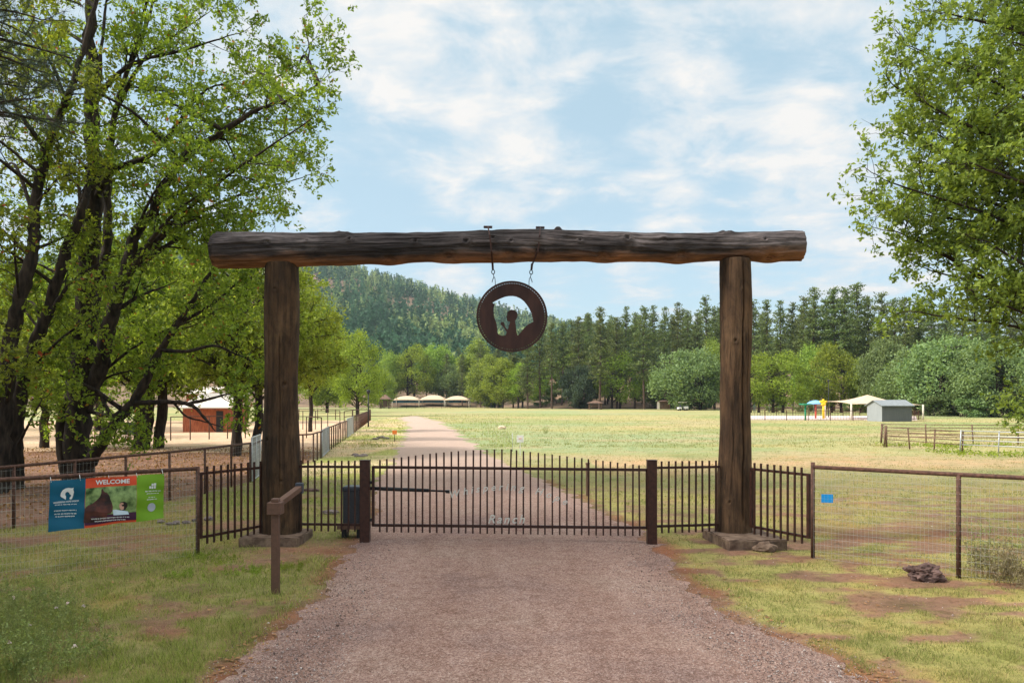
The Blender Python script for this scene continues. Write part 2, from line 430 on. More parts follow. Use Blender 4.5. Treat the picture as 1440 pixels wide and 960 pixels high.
ed = (np.exp(-((dr-.12)/.22)**2)*sstep(.38,.58,fbm(x*1.6,y*1.6,191))*(y<24))[:,None]; col = col*(1-.8*ed)+colr((.20,.085,.048))*(.6+.8*nC)*.8*ed
z = relief(x, y)
Vg = np.stack([x,y,z],1)
ii = (np.arange(n2-1)[:,None]*n1+np.arange(n1-1)[None,:]).ravel()
Fg = np.stack([ii, ii+1, ii+n1+1, ii+n1],1)
def ground_mat():
    m, nt, b = new_mat('dry_meadow_ground')
    at = nt.nodes.new('ShaderNodeAttribute'); at.attribute_name = 'col'
    v = coords(nt)
    n1_ = noise(nt, v, 9, 8, .7); n2_ = noise(nt, v, 60, 4, .7); n3_ = noise(nt, v, .9, 8, .72)
    f = ramp(nt, n1_, [(.28,(.55,.55,.55)),(.5,(1,1,1)),(.72,(1.0,1.0,1.0))])
    col = mixc(nt, 1.0, at.outputs['Color'], f, 'MULTIPLY')
    f2 = ramp(nt, n2_, [(.3,(.6,.58,.55)),(.6,(1,1,1))]); col = mixc(nt, .8, col, f2, 'MULTIPLY')
    f3 = ramp(nt, n3_, [(.30,(.58,.68,.50)),(.5,(1,1,1)),(.70,(1.0,.84,.72))]); col = mixc(nt, .95, col, f3, 'MULTIPLY')
    n4_ = noise(nt, v, .22, 10, .78); col = mixc(nt, .85, col, ramp(nt, n4_, [(.34,(.66,.74,.60)),(.48,(1,1,1)),(.64,(1,.88,.76))]), 'MULTIPLY')
    n5_ = noise(nt, v, 2.6, 7, .75); col = mixc(nt, .9, col, ramp(nt, n5_, [(.30,(.50,.52,.40)),(.43,(1,1,1)),(.60,(1,1,1)),(.72,(1.15,1.06,.92))]), 'MULTIPLY')
    hs = N(nt,'ShaderNodeHueSaturation', Value=1.36); nt.links.new(col, hs.inputs['Color'])
    nt.links.new(hs.outputs[0], b.inputs['Base Color']); b.inputs['Roughness'].default_value = .95; b.inputs['Specular IOR Level'].default_value = .1
    bump(nt, b, math_(nt,'ADD', n1_, math_(nt,'MULTIPLY',n2_,.35)), .9, .05); return m
M['ground'] = ground_mat()
cola = np.concatenate([col, np.ones((len(col),1))],1)
g = link('ground', np_mesh('ground', Vg, Fg, M['ground'], True, {'col':('FLOAT_COLOR', cola)})); tag(g, kind='structure', label='dry meadow and bare earth round the drive')

# hill and foot slope
ap = np.linspace(-1000, 2500, 260); yy = np.concatenate([np.linspace(193,330,60), np.geomspace(335,1650,110)])
A, B = np.meshgrid(ap, yy); hx = ((A-720)/F*B).ravel(); hy = B.ravel(); hz = terr(hx,hy)-.25
hi_ = (np.arange(len(yy)-1)[:,None]*len(ap)+np.arange(len(ap)-1)[None,:]).ravel(); Fh = np.stack([hi_,hi_+1,hi_+len(ap)+1,hi_+len(ap)],1)
M['hill'] = mat_noise('forest_floor', (.10,.065,.04), (.24,.155,.09), .15, .95, detail=8, bs=.2)
tag(link('hill', np_mesh('hill', np.stack([hx,hy,hz],1), Fh, M['hill'], True)), kind='structure', label='forested hill rising behind the treeline')

# the gravel drive
def road_mat():
    m, nt, b = new_mat('pinkish_gravel')
    v = coords(nt); vo = N(nt,'ShaderNodeTexVoronoi', Scale=120.0); nt.links.new(v, vo.inputs['Vector'])
    vo2 = N(nt,'ShaderNodeTexVoronoi', Scale=46.0); nt.links.new(v, vo2.inputs['Vector'])
    n0 = noise(nt, v, .55, 6, .62); n1_ = noise(nt, v, 5, 6, .65); n2_ = noise(nt, coords(nt,(1,.12,1)), 1.3, 3)
    sp = nt.nodes.new('ShaderNodeSeparateColor'); nt.links.new(vo.outputs['Color'], sp.inputs[0])
    sp2 = nt.nodes.new('ShaderNodeSeparateColor'); nt.links.new(vo2.outputs['Color'], sp2.inputs[0])
    col = ramp(nt, sp.outputs[0], [(0,(.10,.066,.06)),(.3,(.20,.135,.118)),(.6,(.30,.21,.185)),(.86,(.38,.29,.26)),(1,(.6,.53,.49))])
    c2 = ramp(nt, sp2.outputs[1], [(0,(.13,.083,.072)),(.6,(.29,.20,.172)),(1,(.46,.37,.335))])
    col = mixc(nt, .4, col, c2)
    col = mixc(nt, 1.0, col, ramp(nt, n0, [(.3,(.74,.70,.72)),(.5,(.98,.9,.88)),(.7,(1,.98,.95))]), 'MULTIPLY')
    col = mixc(nt, .8, col, ramp(nt, n1_, [(.3,(.72,.66,.64)),(.55,(1,1,1))]), 'MULTIPLY')
    col = mixc(nt, .6, col, ramp(nt, n2_, [(.35,(.8,.74,.72)),(.6,(1,1,1))]), 'MULTIPLY')
    hs = N(nt,'ShaderNodeHueSaturation', Value=1.42, Saturation=1.12, Hue=.508); nt.links.new(col, hs.inputs['Color']); col = hs.outputs[0]
    # drive painted paler over the open field: own tone plus sunlight in its colour
    sep = nt.nodes.new('ShaderNodeSeparateXYZ'); nt.links.new(v, sep.inputs[0])
    mr = N(nt,'ShaderNodeMapRange'); nt.links.new(sep.outputs[1], mr.inputs[0]); mr.inputs[1].default_value=16; mr.inputs[2].default_value=36
    col = mixc(nt, math_(nt,'MULTIPLY', mr.outputs[0], .75), col, (.52,.39,.31))
    nt.links.new(col, b.inputs['Base Color']); b.inputs['Roughness'].default_value=.95; b.inputs['Specular IOR Level'].default_value=.15
    h = math_(nt,'ADD', math_(nt,'MULTIPLY', vo.outputs['Distance'], -.8), math_(nt,'MULTIPLY', n1_, 1.2))
    bump(nt, b, h, .85, .022); return m
M['road'] = road_mat()
ys = np.concatenate([np.arange(-40,3,1.5), np.arange(3,30,.06), np.arange(30,60,.25), np.arange(60,118,1.0)])
def wob(y, s): return (fbm(y*.7, y*0+s, 25, 5)-.5)*np.clip(y/22-.6,0,2.6)+(fbm(y*2.2, y*0+s, 5, 5)-.5)*.55+(fbm(y*9, y*0+s, 15, 3)-.5)*.16
lx = np.interp(ys, RLy, RLx)+wob(ys,3); rx = np.interp(ys, RRy, RRx)+wob(ys,9)
m_ = 24; tt = np.linspace(0,1,m_)
XX = lx[:,None]*(1-tt)+rx[:,None]*tt; YY = np.repeat(ys[:,None], m_, 1)
crown_ = .03*np.sin(np.pi*tt)[None,:]
ZZ = .006+crown_*1.0+ (fbm(XX*1.2,YY*.5,6)-.5)*.02*np.sin(np.pi*tt)[None,:]
ri = (np.arange(len(ys)-1)[:,None]*m_+np.arange(m_-1)[None,:]).ravel(); Fr = np.stack([ri,ri+1,ri+m_+1,ri+m_],1)
tag(link('road', np_mesh('road', np.stack([XX,YY,ZZ],-1).reshape(-1,3), Fr, M['road'], True)), kind='structure', label='pinkish gravel drive running through the gate')

# ================================================================== ground cover (uncountable)
def sample_ground(n, zmin, zmax, pxlo=-250, pxhi=1690):
    px = rng.uniform(pxlo, pxhi, n); u = rng.uniform(0,1,n)
    Z = 1/((1/zmin)*(1-u)+(1/zmax)*u); X_ = (px-720)/F*Z
    return X_, Z
def blades(x, y, h, w, lean, col, name, mat):
    n = len(x); z0 = relief(x, y); th = rng.uniform(0,2*np.pi,n)
    a = np.stack([np.cos(th),np.sin(th),np.zeros(n)],1)*(w*.5)[:,None]
    ph = rng.uniform(0,2*np.pi,n); l = np.stack([np.cos(ph),np.sin(ph),np.zeros(n)],1)*(h*lean*rng.uniform(.2,1.2,n))[:,None]
    b = np.stack([x,y,z0-.003],1); top = b+l; top[:,2] += h
    V = np.stack([b-a,b+a,top],1).reshape(-1,3); Fc = np.arange(3*n).reshape(n,3)
    cc = np.repeat(np.concatenate([col,np.ones((n,1))],1),3,0)
    return np_mesh(name, V, Fc, mat, False, {'col':('FLOAT_COLOR',cc)})
def blade_mat():
    m, nt, b = new_mat('grass_blades')
    at = nt.nodes.new('ShaderNodeAttribute'); at.attribute_name='col'
    nt.links.new(at.outputs['Color'], b.inputs['Base Color']); b.inputs['Roughness'].default_value=.7; b.inputs['Specular IOR Level'].default_value=.15
    tr = nt.nodes.new('ShaderNodeBsdfTranslucent'); nt.links.new(at.outputs['Color'], tr.inputs['Color'])
    mx = nt.nodes.new('ShaderNodeMixShader'); mx.inputs[0].default_value=.35
    nt.links.new(b.outputs[0], mx.inputs[1]); nt.links.new(tr.outputs[0], mx.inputs[2]); nt.links.new(mx.outputs[0], nt.nodes['Material Output'].inputs[0]); return m
M['blade'] = blade_mat()
def grass_field(n, zmin, zmax, hs, name):
    X_, Y_ = sample_ground(n, zmin, zmax); m = grassmask(X_, Y_); tuft = fbm(X_*4.5,Y_*4.5,99,3)
    keep = (rng.uniform(0,1,n) < np.clip(m*1.1,0.12,1)*(.35+.65*sstep(.3,.6,tuft)))&(dist_road(X_,Y_) > -.12+.3*rng.uniform(-1,1,n)**3)
    fx_ = np.interp(Y_, FY, FX); keep &= ~((X_<fx_)&(Y_>15)&(rng.uniform(0,1,n)>.05))
    X_=X_[keep]; Y_=Y_[keep]; m=m[keep]; tuft=tuft[keep]; n=len(X_)
    left = X_<0
    h = rng.uniform(hs[0],hs[1],n)*(.35+1.3*tuft*m)*np.where(left,1.15,.72)
    w = .0032*Y_/8*rng.uniform(.7,1.5,n)+.0015
    gl = np.array((.29,.335,.07)); gr = np.array((.28,.285,.08)); dry = np.array((.36,.27,.13)); dk = np.array((.055,.085,.022))
    c = np.where(left[:,None], gl, gr)*rng.uniform(.65,1.35,n)[:,None]
    gpatch = sstep(.45,.65,fbm(X_*.8,Y_*.8,121))[:,None]
    c = c*(1-.35*gpatch)+np.where(left[:,None], np.array((.28,.33,.075)), np.array((.21,.27,.07)))*.35*gpatch
    r = rng.uniform(0,1,n); pd = .10+.3*sstep(.45,.7,fbm(X_*.9,Y_*.9,131)); c = np.where((r<pd)[:,None], dry*rng.uniform(.6,1.3,n)[:,None], c)
    c = np.where((r>.93)[:,None], dk, c)
    print(name, n)
    return tag(link('grass', blades(X_,Y_,h,w,.75,c,name,M['blade'])), 'short patchy grass on both sides of the drive', 'grass', kind='stuff')
grass_field(520000, 5.2, 21, (.025,.07), 'grass')
grass_field(160000, 18, 46, (.03,.08), 'grass_beyond')
grass_field(170000, 40, 135, (.05,.15), 'grass_field')
# straw-coloured long stems along the verges
X_, Y_ = sample_ground(16000, 5.5, 20); d_ = dist_road(X_,Y_)
kp = (d_>.15)&(((X_<0)&(fbm(X_*1.5,Y_*1.5,141)>.56))|((X_>6.6)&(Y_<14.5)&(Y_>10.2)&(rng.uniform(0,1,16000)<.7)))&(X_>np.interp(Y_,FY,FX)); X_=X_[kp]; Y_=Y_[kp]; n=len(X_)
tag(link('straw', blades(X_,Y_,rng.uniform(.07,.26,n),np.full(n,.004),.9,np.array((.40,.32,.19))*rng.uniform(.6,1.2,n)[:,None],'straw',M['blade'])), 'dry straw stems standing in the verge grass','dry grass',kind='stuff')
# loose gravel
def pebbles(x, y, s, name, mat):
    n = len(x); base = np.array([(1,0,0),(0,1,0),(-1,0,0),(0,-1,0),(0,0,.8),(0,0,-.6)],float)
    tri = np.array([(0,1,4),(1,2,4),(2,3,4),(3,0,4),(1,0,5),(2,1,5),(3,2,5),(0,3,5)])
    th = rng.uniform(0,6.28,n); c,s_ = np.cos(th),np.sin(th); sc = rng.uniform(.55,1.2,(n,3))*s[:,None]
    v = base[None]*sc[:,None,:]; vx = v[...,0]*c[:,None]-v[...,1]*s_[:,None]; vy = v[...,0]*s_[:,None]+v[...,1]*c[:,None]
    z0 = relief(x,y)+np.where(dist_road(x,y)<0,.022,.0)
    V = np.stack([vx+x[:,None], vy+y[:,None], v[...,2]+z0[:,None]],-1).reshape(-1,3)
    Fc = (tri[None]+np.arange(n)[:,None,None]*6).reshape(-1,3); return np_mesh(name,V,Fc,mat)
m, nt, b = new_mat('loose_stones'); ge = nt.nodes.new('ShaderNodeNewGeometry')
nt.links.new(ramp(nt, ge.outputs['Random Per Island'], [(0,(.09,.06,.052)),(.5,(.26,.18,.155)),(.85,(.37,.29,.26)),(1,(.6,.54,.5))]), b.inputs['Base Color']); b.inputs['Roughness'].default_value=.9
M['stones'] = m
X_, Y_ = sample_ground(110000, 5.2, 20, 0, 1500); d_ = dist_road(X_,Y_)
kp = (rng.uniform(0,1,len(X_)) < np.where(d_>-.9,1.0,.45)*np.where(d_>0,.5,1)*np.where(d_>.35,.16*(1-grassmask(X_,Y_)),1)); X_=X_[kp]; Y_=Y_[kp]
tag(link('loose_gravel', pebbles(X_,Y_,rng.uniform(.003,.010,len(X_))*(1+.9*(rng.uniform(0,1,len(X_))>.96)),'loose_gravel',M['stones'])), 'loose stones scattered over the drive','gravel',kind='stuff')
# dead leaves lying along the verges
X_, Y_ = sample_ground(26000, 5.5, 22); d_ = dist_road(X_,Y_)
pr = .9*np.exp(-((d_-.12)/.25)**2)+.35*((X_<-2)&(d_>0))*(1-grassmask(X_,Y_))+.25*((X_>2)&(d_>.3))*(1-grassmask(X_,Y_))+.9*np.exp(-((X_-6.6)/1.6)**2-((Y_-11.6)/.5)**2)
kp = (rng.uniform(0,1,len(X_)) < pr*sstep(.35,.6,fbm(X_*2,Y_*2,151)))&(d_>-.1); X_=X_[kp]; Y_=Y_[kp]; n=len(X_)
cc = np.stack([X_,Y_,relief(X_,Y_)+.008+.01*rng.uniform(0,1,n)],1); th=rng.uniform(0,6.28,n); s_=rng.uniform(.012,.032,n)
u = np.stack([np.cos(th),np.sin(th),rng.uniform(-.3,.3,n)],1)*s_[:,None]; v = np.stack([-np.sin(th),np.cos(th),rng.uniform(-.4,.4,n)],1)*s_[:,None]*.55
tag(link('leaf_litter', np_mesh('leaf_litter', np.stack([cc-u,cc+v,cc+u,cc-v],1).reshape(-1,3), np.arange(4*n).reshape(n,4), M['litter'])),'rusty dead leaves along the edges of the drive','leaf litter',kind='stuff')
# rough litter and low weeds under the oaks behind the fence
n=9000; X_=rng.uniform(-26,-8,n); Y_=rng.uniform(14,40,n); kp=(X_<np.interp(Y_,FY,FX)-.2); X_=X_[kp];Y_=Y_[kp];n=len(X_)
cc=np.stack([X_,Y_,rng.uniform(.0,.05,n)],1); V_,F_=leaves(cc,.11,rng); tag(link('oak_litter', np_mesh('oak_litter',V_,F_,M['litter'])),'fallen leaves on the bare earth under the oaks','leaf litter',kind='stuff')
# ================================================================== log gateway
def log_mesh(name, length, rfun, mat, seed, axis='z', nl=260, nr=220, cracks=(), knots=(), rough=.012, bend=.03, lump=.03):
    s = np.linspace(0,1,nl); th = np.linspace(0,2*np.pi,nr,endpoint=False); S,T = np.meshgrid(s,th,indexing='ij')
    r = np.array([rfun(v) for v in s])[:,None]*np.ones_like(T)
    cx, sx = np.cos(T), np.sin(T)
    r = r*(1+lump*1.6*(fbm(S*length*1.1+cx*.6, sx*.6+seed, seed, 3)-.5)*2)
    r = r+rough*(fbm(S*length*1.3, T*7+3*np.sin(S*5), seed+2, 4)-.5)*2*np.minimum(1,np.sin(T/2)*6)
    for (t0, s0, s1, w, dep) in cracks:
        tc = t0+.10*(fbm(S*6, S*0, seed+5, 4)-.5)*2+.05*np.sin(S*7)
        d = np.abs((T-tc+np.pi)%(2*np.pi)-np.pi)
        r = r-dep*np.exp(-(d/w)**2)*sstep(s0,s0+.05,S)*(1-sstep(s1-.05,s1,S))
    for (t0, s0, rad, hgt) in knots:
        d = np.sqrt((((T-t0+np.pi)%(2*np.pi)-np.pi)*r)**2+((S-s0)*length)**2)
        r = r+hgt*np.exp(-(d/rad)**2)-(hgt*1.1+.025)*np.exp(-(d/(rad*.42))**2)
    ox = bend*(fbm(s*2, s*0+3, seed+7,2)-.5)*2; oy = bend*(fbm(s*2, s*0+8, seed+9,2)-.5)*2
    a = r*cx+ox[:,None]; b_ = r*sx+oy[:,None]; l = S*length
    if axis == 'z': V = np.stack([a,b_,l],-1)
    else: V = np.stack([l-length/2, a, b_],-1)
    V = V.reshape(-1,3)
    i = np.arange(nl-1)[:,None]*nr; kk = np.arange(nr)[None,:]; k2 = (kk+1)%nr
    Fq = np.stack([i+kk,i+k2,i+nr+k2,i+nr+kk],-1).reshape(-1,4)
    if axis == 'x': Fq = Fq[:,::-1]
    c0 = V[:nr].mean(0); c1 = V[-nr:].mean(0); n0 = len(V)
    V = np.vstack([V,c0,c1]); q = np.arange(nr); q2 = (q+1)%nr
    capA = np.stack([q2,q,np.full(nr,n0),np.full(nr,n0)],1)
    me = bpy.data.meshes.new(name)
    fc = [tuple(f) for f in Fq.tolist()]
    A = [(int(b),int(a),n0) for a,b in zip(q,q2)]; Bc = [((nl-1)*nr+int(a),(nl-1)*nr+int(b),n0+1) for a,b in zip(q,q2)]
    if axis == 'x': A = [f[::-1] for f in A]; Bc = [f[::-1] for f in Bc]
    me.from_pydata(V.tolist(), [], fc+A+Bc); me.polygons.foreach_set('use_smooth',[True]*len(fc)+[False]*(len(A)+len(Bc)))
    me.materials.append(mat); me.update(); return me
GZ = 13.6
gate_root = tag(empty('log_gateway',(0,GZ,0)), 'tall gateway of two thick weathered logs carrying a long horizontal log', 'gateway')
def wx(px, Z=GZ): return (px-720)/F*Z
def wz(py, Z=GZ): return CH+(HZ-py)/F*Z
ptop = wz(364)
lp = log_mesh('post', wz(370)-.14, lambda s: .335-.07*s**.8+.02*math.sin(s*9), M['post'], 3, cracks=[(4.9,.15,.75,.03,.03),(4.2,.5,1.0,.025,.025)], knots=[(4.6,.90,.05,.02),(5.2,.55,.09,.022),(4.2,.35,.07,.02),(5.0,.2,.06,.015)])
o = link('post', lp, gate_root); o.location = (wx(395), 0, .13); o['label'] = 'thicker left log post'
rp = log_mesh('post', ptop-.14, lambda s: .30-.055*s**.7+.015*math.sin(s*8+1), M['postr'], 11, cracks=[(4.98,.04,1.0,.045,.10),(5.42,.35,1.0,.03,.05),(4.3,.1,.5,.025,.02)], knots=[(4.9,.88,.04,.02),(4.4,.7,.06,.018),(4.2,.12,.05,.015)])
o = link('post', rp, gate_root); o.location = (wx(1033.5), 0, .13); o['label'] = 'slimmer cracked right log post'
xa, xb = wx(301), wx(1128); L = xb-xa
knots = [(4.9-.5, .095,.05,.02),(4.6+.5,.10,.05,.03),(4.7+.4,.235,.04,.02),(5.5,.23,.05,.045),(5.9,.48,.06,.02),(5.1,.535,.05,.03),(4.9,.45,.07,.03),(5.9,.21+.02,.10,.05),(1.3+.2,.585,.06,.07),(1.55,.505,.09,.0),(5.3,.69,.08,.045),(5.0,.62,.05,.03),(1.5,.87,.12,.05),(1.5,.225,.10,.035),(4.3,.3,.12,.02),(4.3,.72,.13,.03),(5.1,.95,.05,.02),(4.4,.93,.11,.03)]
# beam cross-section angles: 4.71 is toward the camera... a=cos -> y, b=sin -> z
def ka(t): return t
kb = []
rk = random.Random(5)
for (s0, up, rad, h) in [(.10,.25,.06,.03),(.165,.35,.04,.02),(.235,.45,.05,.04),(.345,.3,.06,.03),(.43,.15,.08,.045),(.475,.35,.05,.03),(.505,.1,.05,.03),(.55,-.5,.22,.05),(.50,-.8,.2,.04),(.62,.2,.05,.03),(.70,.45,.075,.055),(.76,.4,.05,.03),(.79,-.7,.24,.06),(.87,1.35,.11,.05),(.585,1.45,.05,.08),(.222,1.3,.09,.035),(.47,1.4,.2,.01),(.93,.3,.05,.03),(.40,-.9,.25,.05),(.94,-.9,.2,.05),(.30,-.9,.2,.04),(.66,-.8,.2,.04)]:
    kb.append((math.pi-up, s0, rad*1.05, h*1.5))
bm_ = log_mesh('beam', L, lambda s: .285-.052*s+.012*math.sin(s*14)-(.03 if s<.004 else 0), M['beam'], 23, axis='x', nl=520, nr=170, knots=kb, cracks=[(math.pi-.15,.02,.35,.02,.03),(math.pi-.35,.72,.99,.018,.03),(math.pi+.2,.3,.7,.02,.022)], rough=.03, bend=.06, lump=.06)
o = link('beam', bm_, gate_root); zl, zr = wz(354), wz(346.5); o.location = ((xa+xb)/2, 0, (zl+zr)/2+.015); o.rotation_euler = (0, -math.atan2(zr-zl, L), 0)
def plinth(cx, w, d, h, yoff, seed):
    bm = bmesh.new(); bmesh.ops.create_cube(bm, size=1)
    for v in bm.verts: v.co = Vector((v.co.x*w, v.co.y*d, v.co.z*h+h/2-.06))
    bmesh.ops.bevel(bm, geom=bm.edges[:], offset=.018, segments=2, affect='EDGES')
    bmesh.ops.subdivide_edges(bm, edges=[e for e in bm.edges if e.calc_length()>.2], cuts=14, use_grid_fill=True)
    r_ = random.Random(seed)
    for v in bm.verts: v.co += Vector((r_.gauss(0,.004), r_.gauss(0,.004), r_.gauss(0,.003)))
    me = bpy.data.meshes.new('concrete_base'); bm.to_mesh(me); bm.free(); me.materials.append(M['conc'])
    o = link('concrete_base', me, gate_root); o.location = (cx, yoff, 0); return o
plinth(wx(392), .98, 1.0, .21, -.1, 1); pr_ = plinth(wx(1036)+.02, .98, 1.25, .23, -.30, 2); pr_.rotation_euler.z = .10
# timber rubble against the right base
# ------------------------------------------------------------------ hanging sign
SZ = GZ-.02
sg = tag(empty('hanging_sign',(wx(720), SZ, wz(445))), 'round rusted metal plate cut out with a horse and child, hung under the log beam', 'sign')
def crop2(p): # tracing in metres about the plate centre
    return ((p[0]-367)/4.57/F*SZ*1.0, -(p[1]-663)/4.57/F*SZ*1.0)
hole = [(240,573),(258,567),(278,556),(300,546),(320,538),(345,533),(372,532),(398,537),(422,548),(444,565),(462,587),(478,612),(492,642),(500,672),(505,697),(492,702),(478,709),(462,720),(448,735),(434,752),(420,768),(406,783),(402,783),(397,768),(393,740),(391,718),(388,700),(387,690),(394,682),(401,668),(403,652),(399,637),(388,626),(372,621),(356,623),(343,629),(335,640),(336,650),(334,660),(330,668),(334,674),(333,680),(335,688),(341,695),(353,697),(355,703),(349,715),(344,730),(342,745),(336,748),(328,736),(321,722),(318,707),(311,698),(305,699),(300,697),(297,702),(292,708),(296,718),(306,725),(316,738),(325,752),(332,762),(331,772),(325,784),(312,788),(296,785),(280,778),(272,765),(272,740),(268,712),(261,690),(252,668),(249,640),(248,618),(251,598),(258,586),(244,580)]
cu = bpy.data.curves.new('plate','CURVE'); cu.dimensions='2D'; cu.fill_mode='BOTH'; cu.extrude=.006
def spl(pts):
    s_ = cu.splines.new('POLY'); s_.points.add(len(pts)-1); s_.use_cyclic_u=True
    for q, p in zip(s_.points, pts): q.co = (p[0],p[1],0,1)
RD = 49.3/F*SZ
spl([(RD*math.cos(a),RD*math.sin(a)) for a in np.linspace(0,2*math.pi,128,endpoint=False)])
spl([crop2(p) for p in hole])
for i in range(84):
    a = 2*math.pi*i/84; c_ = (.945*RD*math.cos(a), .945*RD*math.sin(a))
    t_ = (-math.sin(a), math.cos(a)); n_ = (math.cos(a), math.sin(a))
    spl([(c_[0]+t_[0]*.0125*math.cos(q)+n_[0]*.0042*math.sin(q), c_[1]+t_[1]*.0125*math.cos(q)+n_[1]*.0042*math.sin(q)) for q in np.linspace(0,2*math.pi,8,endpoint=False)])
tmp = bpy.data.objects.new('tmp', cu); C.objects.link(tmp); tmp.rotation_euler=(R(90),0,0)
dg = bpy.context.evaluated_depsgraph_get(); dg.update(); me = bpy.data.meshes.new_from_object(tmp.evaluated_get(dg)); bpy.data.objects.remove(tmp)
me.transform(Matrix.Rotation(R(90),4,'X')); me.materials.clear(); me.materials.append(M['disc']); link('plate', me, sg)
for o_ in [sg]: o_.rotation_euler.z = R(3)
rim = MB(); rim.tube([(RD*math.cos(a),0,RD*math.sin(a)) for a in np.linspace(0,2*math.pi,96,endpoint=False)], .009, 8, closed=True); rim.build('rim', M['disc'], sg)
for (xt, xm, xh, s_) in ((686,692.5,694.5,1),(759,748,746,-1)):
    loc = Vector(sg.location)
    def q(px, py, dy=0.0): return Vector((wx(px,SZ), SZ+dy, wz(py,SZ)))-loc
    m = MB(); yb = -.30
    m.bar(q(xt-6,321.5,-.10), q(xt+6,321.5,-.10), .04, .035)
    m.bar(q(xt,321.5,-.13), q(xt+s_*2,336,-.285), .022,.012); m.bar(q(xt+s_*2,335,-.285), q(xt+s_*(4.5),358,-.275), .022,.012)
    m.bar(q(xt+s_*4.5,357,-.275), q(xm,373,-.05), .024,.014); m.bar(q(xm,371,-.05), q(xm+s_*.6,379,-.0), .034,.02)
    m.build('strap', M['disc'], sg)
    m = MB(); c_ = q(xm+s_*1,382.5)
    m.tube([c_+Vector((math.cos(a)*.026,0,math.sin(a)*.036)) for a in np.linspace(0,6.283,14,endpoint=False)], .0085, 6, closed=True)
    m.build('chain_link', M['black'], sg)
    m = MB(); a0=q(xm+s_*1,385.5); m.tube([a0, q(xm+s_*2,389), q(xm+s_*1,392), q(xm-s_*.2,395), q(xm-s_*.5,397)], .007, 6)
    m.tube([q(xm+s_*2,389), q(xm+s_*3.5,391.5), q(xm+s_*4,396), q(xm+s_*4,402)], .006, 6); m.build('hook', M['black'], sg)

# ------------------------------------------------------------------ steel gate and picket panels
def picket_mesh(h, w=.026):
    return MB().box((-w/2,-w/2,0),(w/2,w/2,h)).mesh('picket', M['iron'])
def box_post(px, y_, h, w, label):
    e = tag(empty('gate_post',(wx(px,y_),y_,0)), label, 'gate post'); 
    o = MB().box((-w/2,-w/2,-.05),(w/2,w/2,h)).build('column', M['iron'], e); bevel(o,.006)
    MB().box((-w/2-.004,-w/2-.004,h),(w/2+.004,w/2+.004,h+.012)).build('cap', M['iron'], e); return e
box_post(513.5, 13.44, 1.375, .16, 'square dark brown steel post beside the grey motor cabinet')
box_post(916.5, 13.25, 1.39, .155, 'square dark brown steel post at the free end of the gate, right of the drive')
xl, xr = wx(523,13.45), wx(911,13.3); ya, yb_ = 13.46, 13.26
gt = tag(empty('picket_gate',(xl,ya,0)), 'wide dark brown picket gate across the drive, pickets rising to the middle', 'gate')
gt.rotation_euler.z = math.atan2(yb_-ya, xr-xl); GW = math.hypot(xr-xl, yb_-ya)
zt, zb = wz(656.5,13.45), wz(738,13.45); 
m = MB(); m.bar((0.02,0,zb),(GW-.02,0,zb-.012),.045); m.bar((0.02,0,zt),(GW-.02,0,zt-.03),.045); m.bar((.02,0,zb-.02),(.02,0,zt+.02),.045); m.bar((GW-.02,0,zb-.035),(GW-.02,0,zt-.01),.045); m.build('frame', M['iron'], gt)
pm = {}
np_ = 38
for i in range(1, np_):
    u_ = i/np_; xx = u_*(GW-.04)+.02
    top = wz(648,13.4)+ (wz(631,13.4)-wz(648,13.4))*math.sin(math.pi*min(u_/.5,1)/2)**1.0 if u_<.5 else wz(631,13.4)-(wz(631,13.4)-wz(654.5,13.3))*((u_-.5)/.5)
    bot = zb-.11-.035*u_
    o = link('picket', picket_mesh(top-bot), gt); o.location = (xx+random.gauss(0,.002), -.034, bot); o.rotation_euler=(0,random.gauss(0,.004)+(.03 if i==19 else 0),0)
# welded lettering
def glyph_obj(ch, size, ext=.004, shear=.22, bold=.0):
    c = bpy.data.curves.new('g','FONT'); c.body = ch; c.size = size; c.extrude = ext; c.shear = shear; c.offset = bold; c.align_x='CENTER'; c.resolution_u=3
    o = bpy.data.objects.new('g', c); C.objects.link(o); d = bpy.context.evaluated_depsgraph_get(); d.update()
    me = bpy.data.meshes.new_from_object(o.evaluated_get(d)); w = (max([v.co.x for v in me.vertices])-min([v.co.x for v in me.vertices])) if len(me.vertices) else size*.3
    bpy.data.objects.remove(o); return me, w
def join_meshes(name, items, mat, parent):
    m = MB()
    for me, mtx in items: m.add([mtx@v.co for v in me.vertices], [tuple(p.vertices) for p in me.polygons])
    return m.build(name, mat, parent)
def arc_text(txt, size, pos, parent, name, shear=.3):
    """pos(u) -> (x,z,angle) for u in 0..1"""
    gl = [glyph_obj(c,size,shear=shear,bold=.0015) if c!=' ' else (None,size*.4) for c in txt]; W = sum(w+size*.10 for _,w in gl); a=0; it=[]
    for me,w in gl:
        u_ = (a+w/2)/W; a += w+size*.10
        if me is None: continue
        x_,z_,an = pos(u_); it.append((me, Matrix.Translation((x_,-.056,z_))@Matrix.Rotation(-an,4,'Y')@Matrix.Rotation(R(90),4,'X')))
    for me,mt in it: join_meshes(name, [(me,mt)], M['letter'], parent)
def lx_(px): return (wx(px,13.4)-xl)
def arcpos(u_):
    px = 630+u_*168; c_ = (px-712)/84; py = 688+ (c_**2)*(21 if c_>0 else 14) - 5*0
    sl = -(2*c_*(21 if c_>0 else 14)/84)
    return lx_(px), wz(py,13.4), sl*.8
arc_text('Whispering Hope', .165, arcpos, gt, 'letter')
arc_text('Ranch', .20, lambda u_: (lx_(686+u_*54), wz(734,13.4)+.0, 0), gt, 'letter')
for hz_ in (.35,.98): MB().box((-.045,-.02,hz_),(.02,.02,hz_+.05)).build('hinge', M['black'], gt)
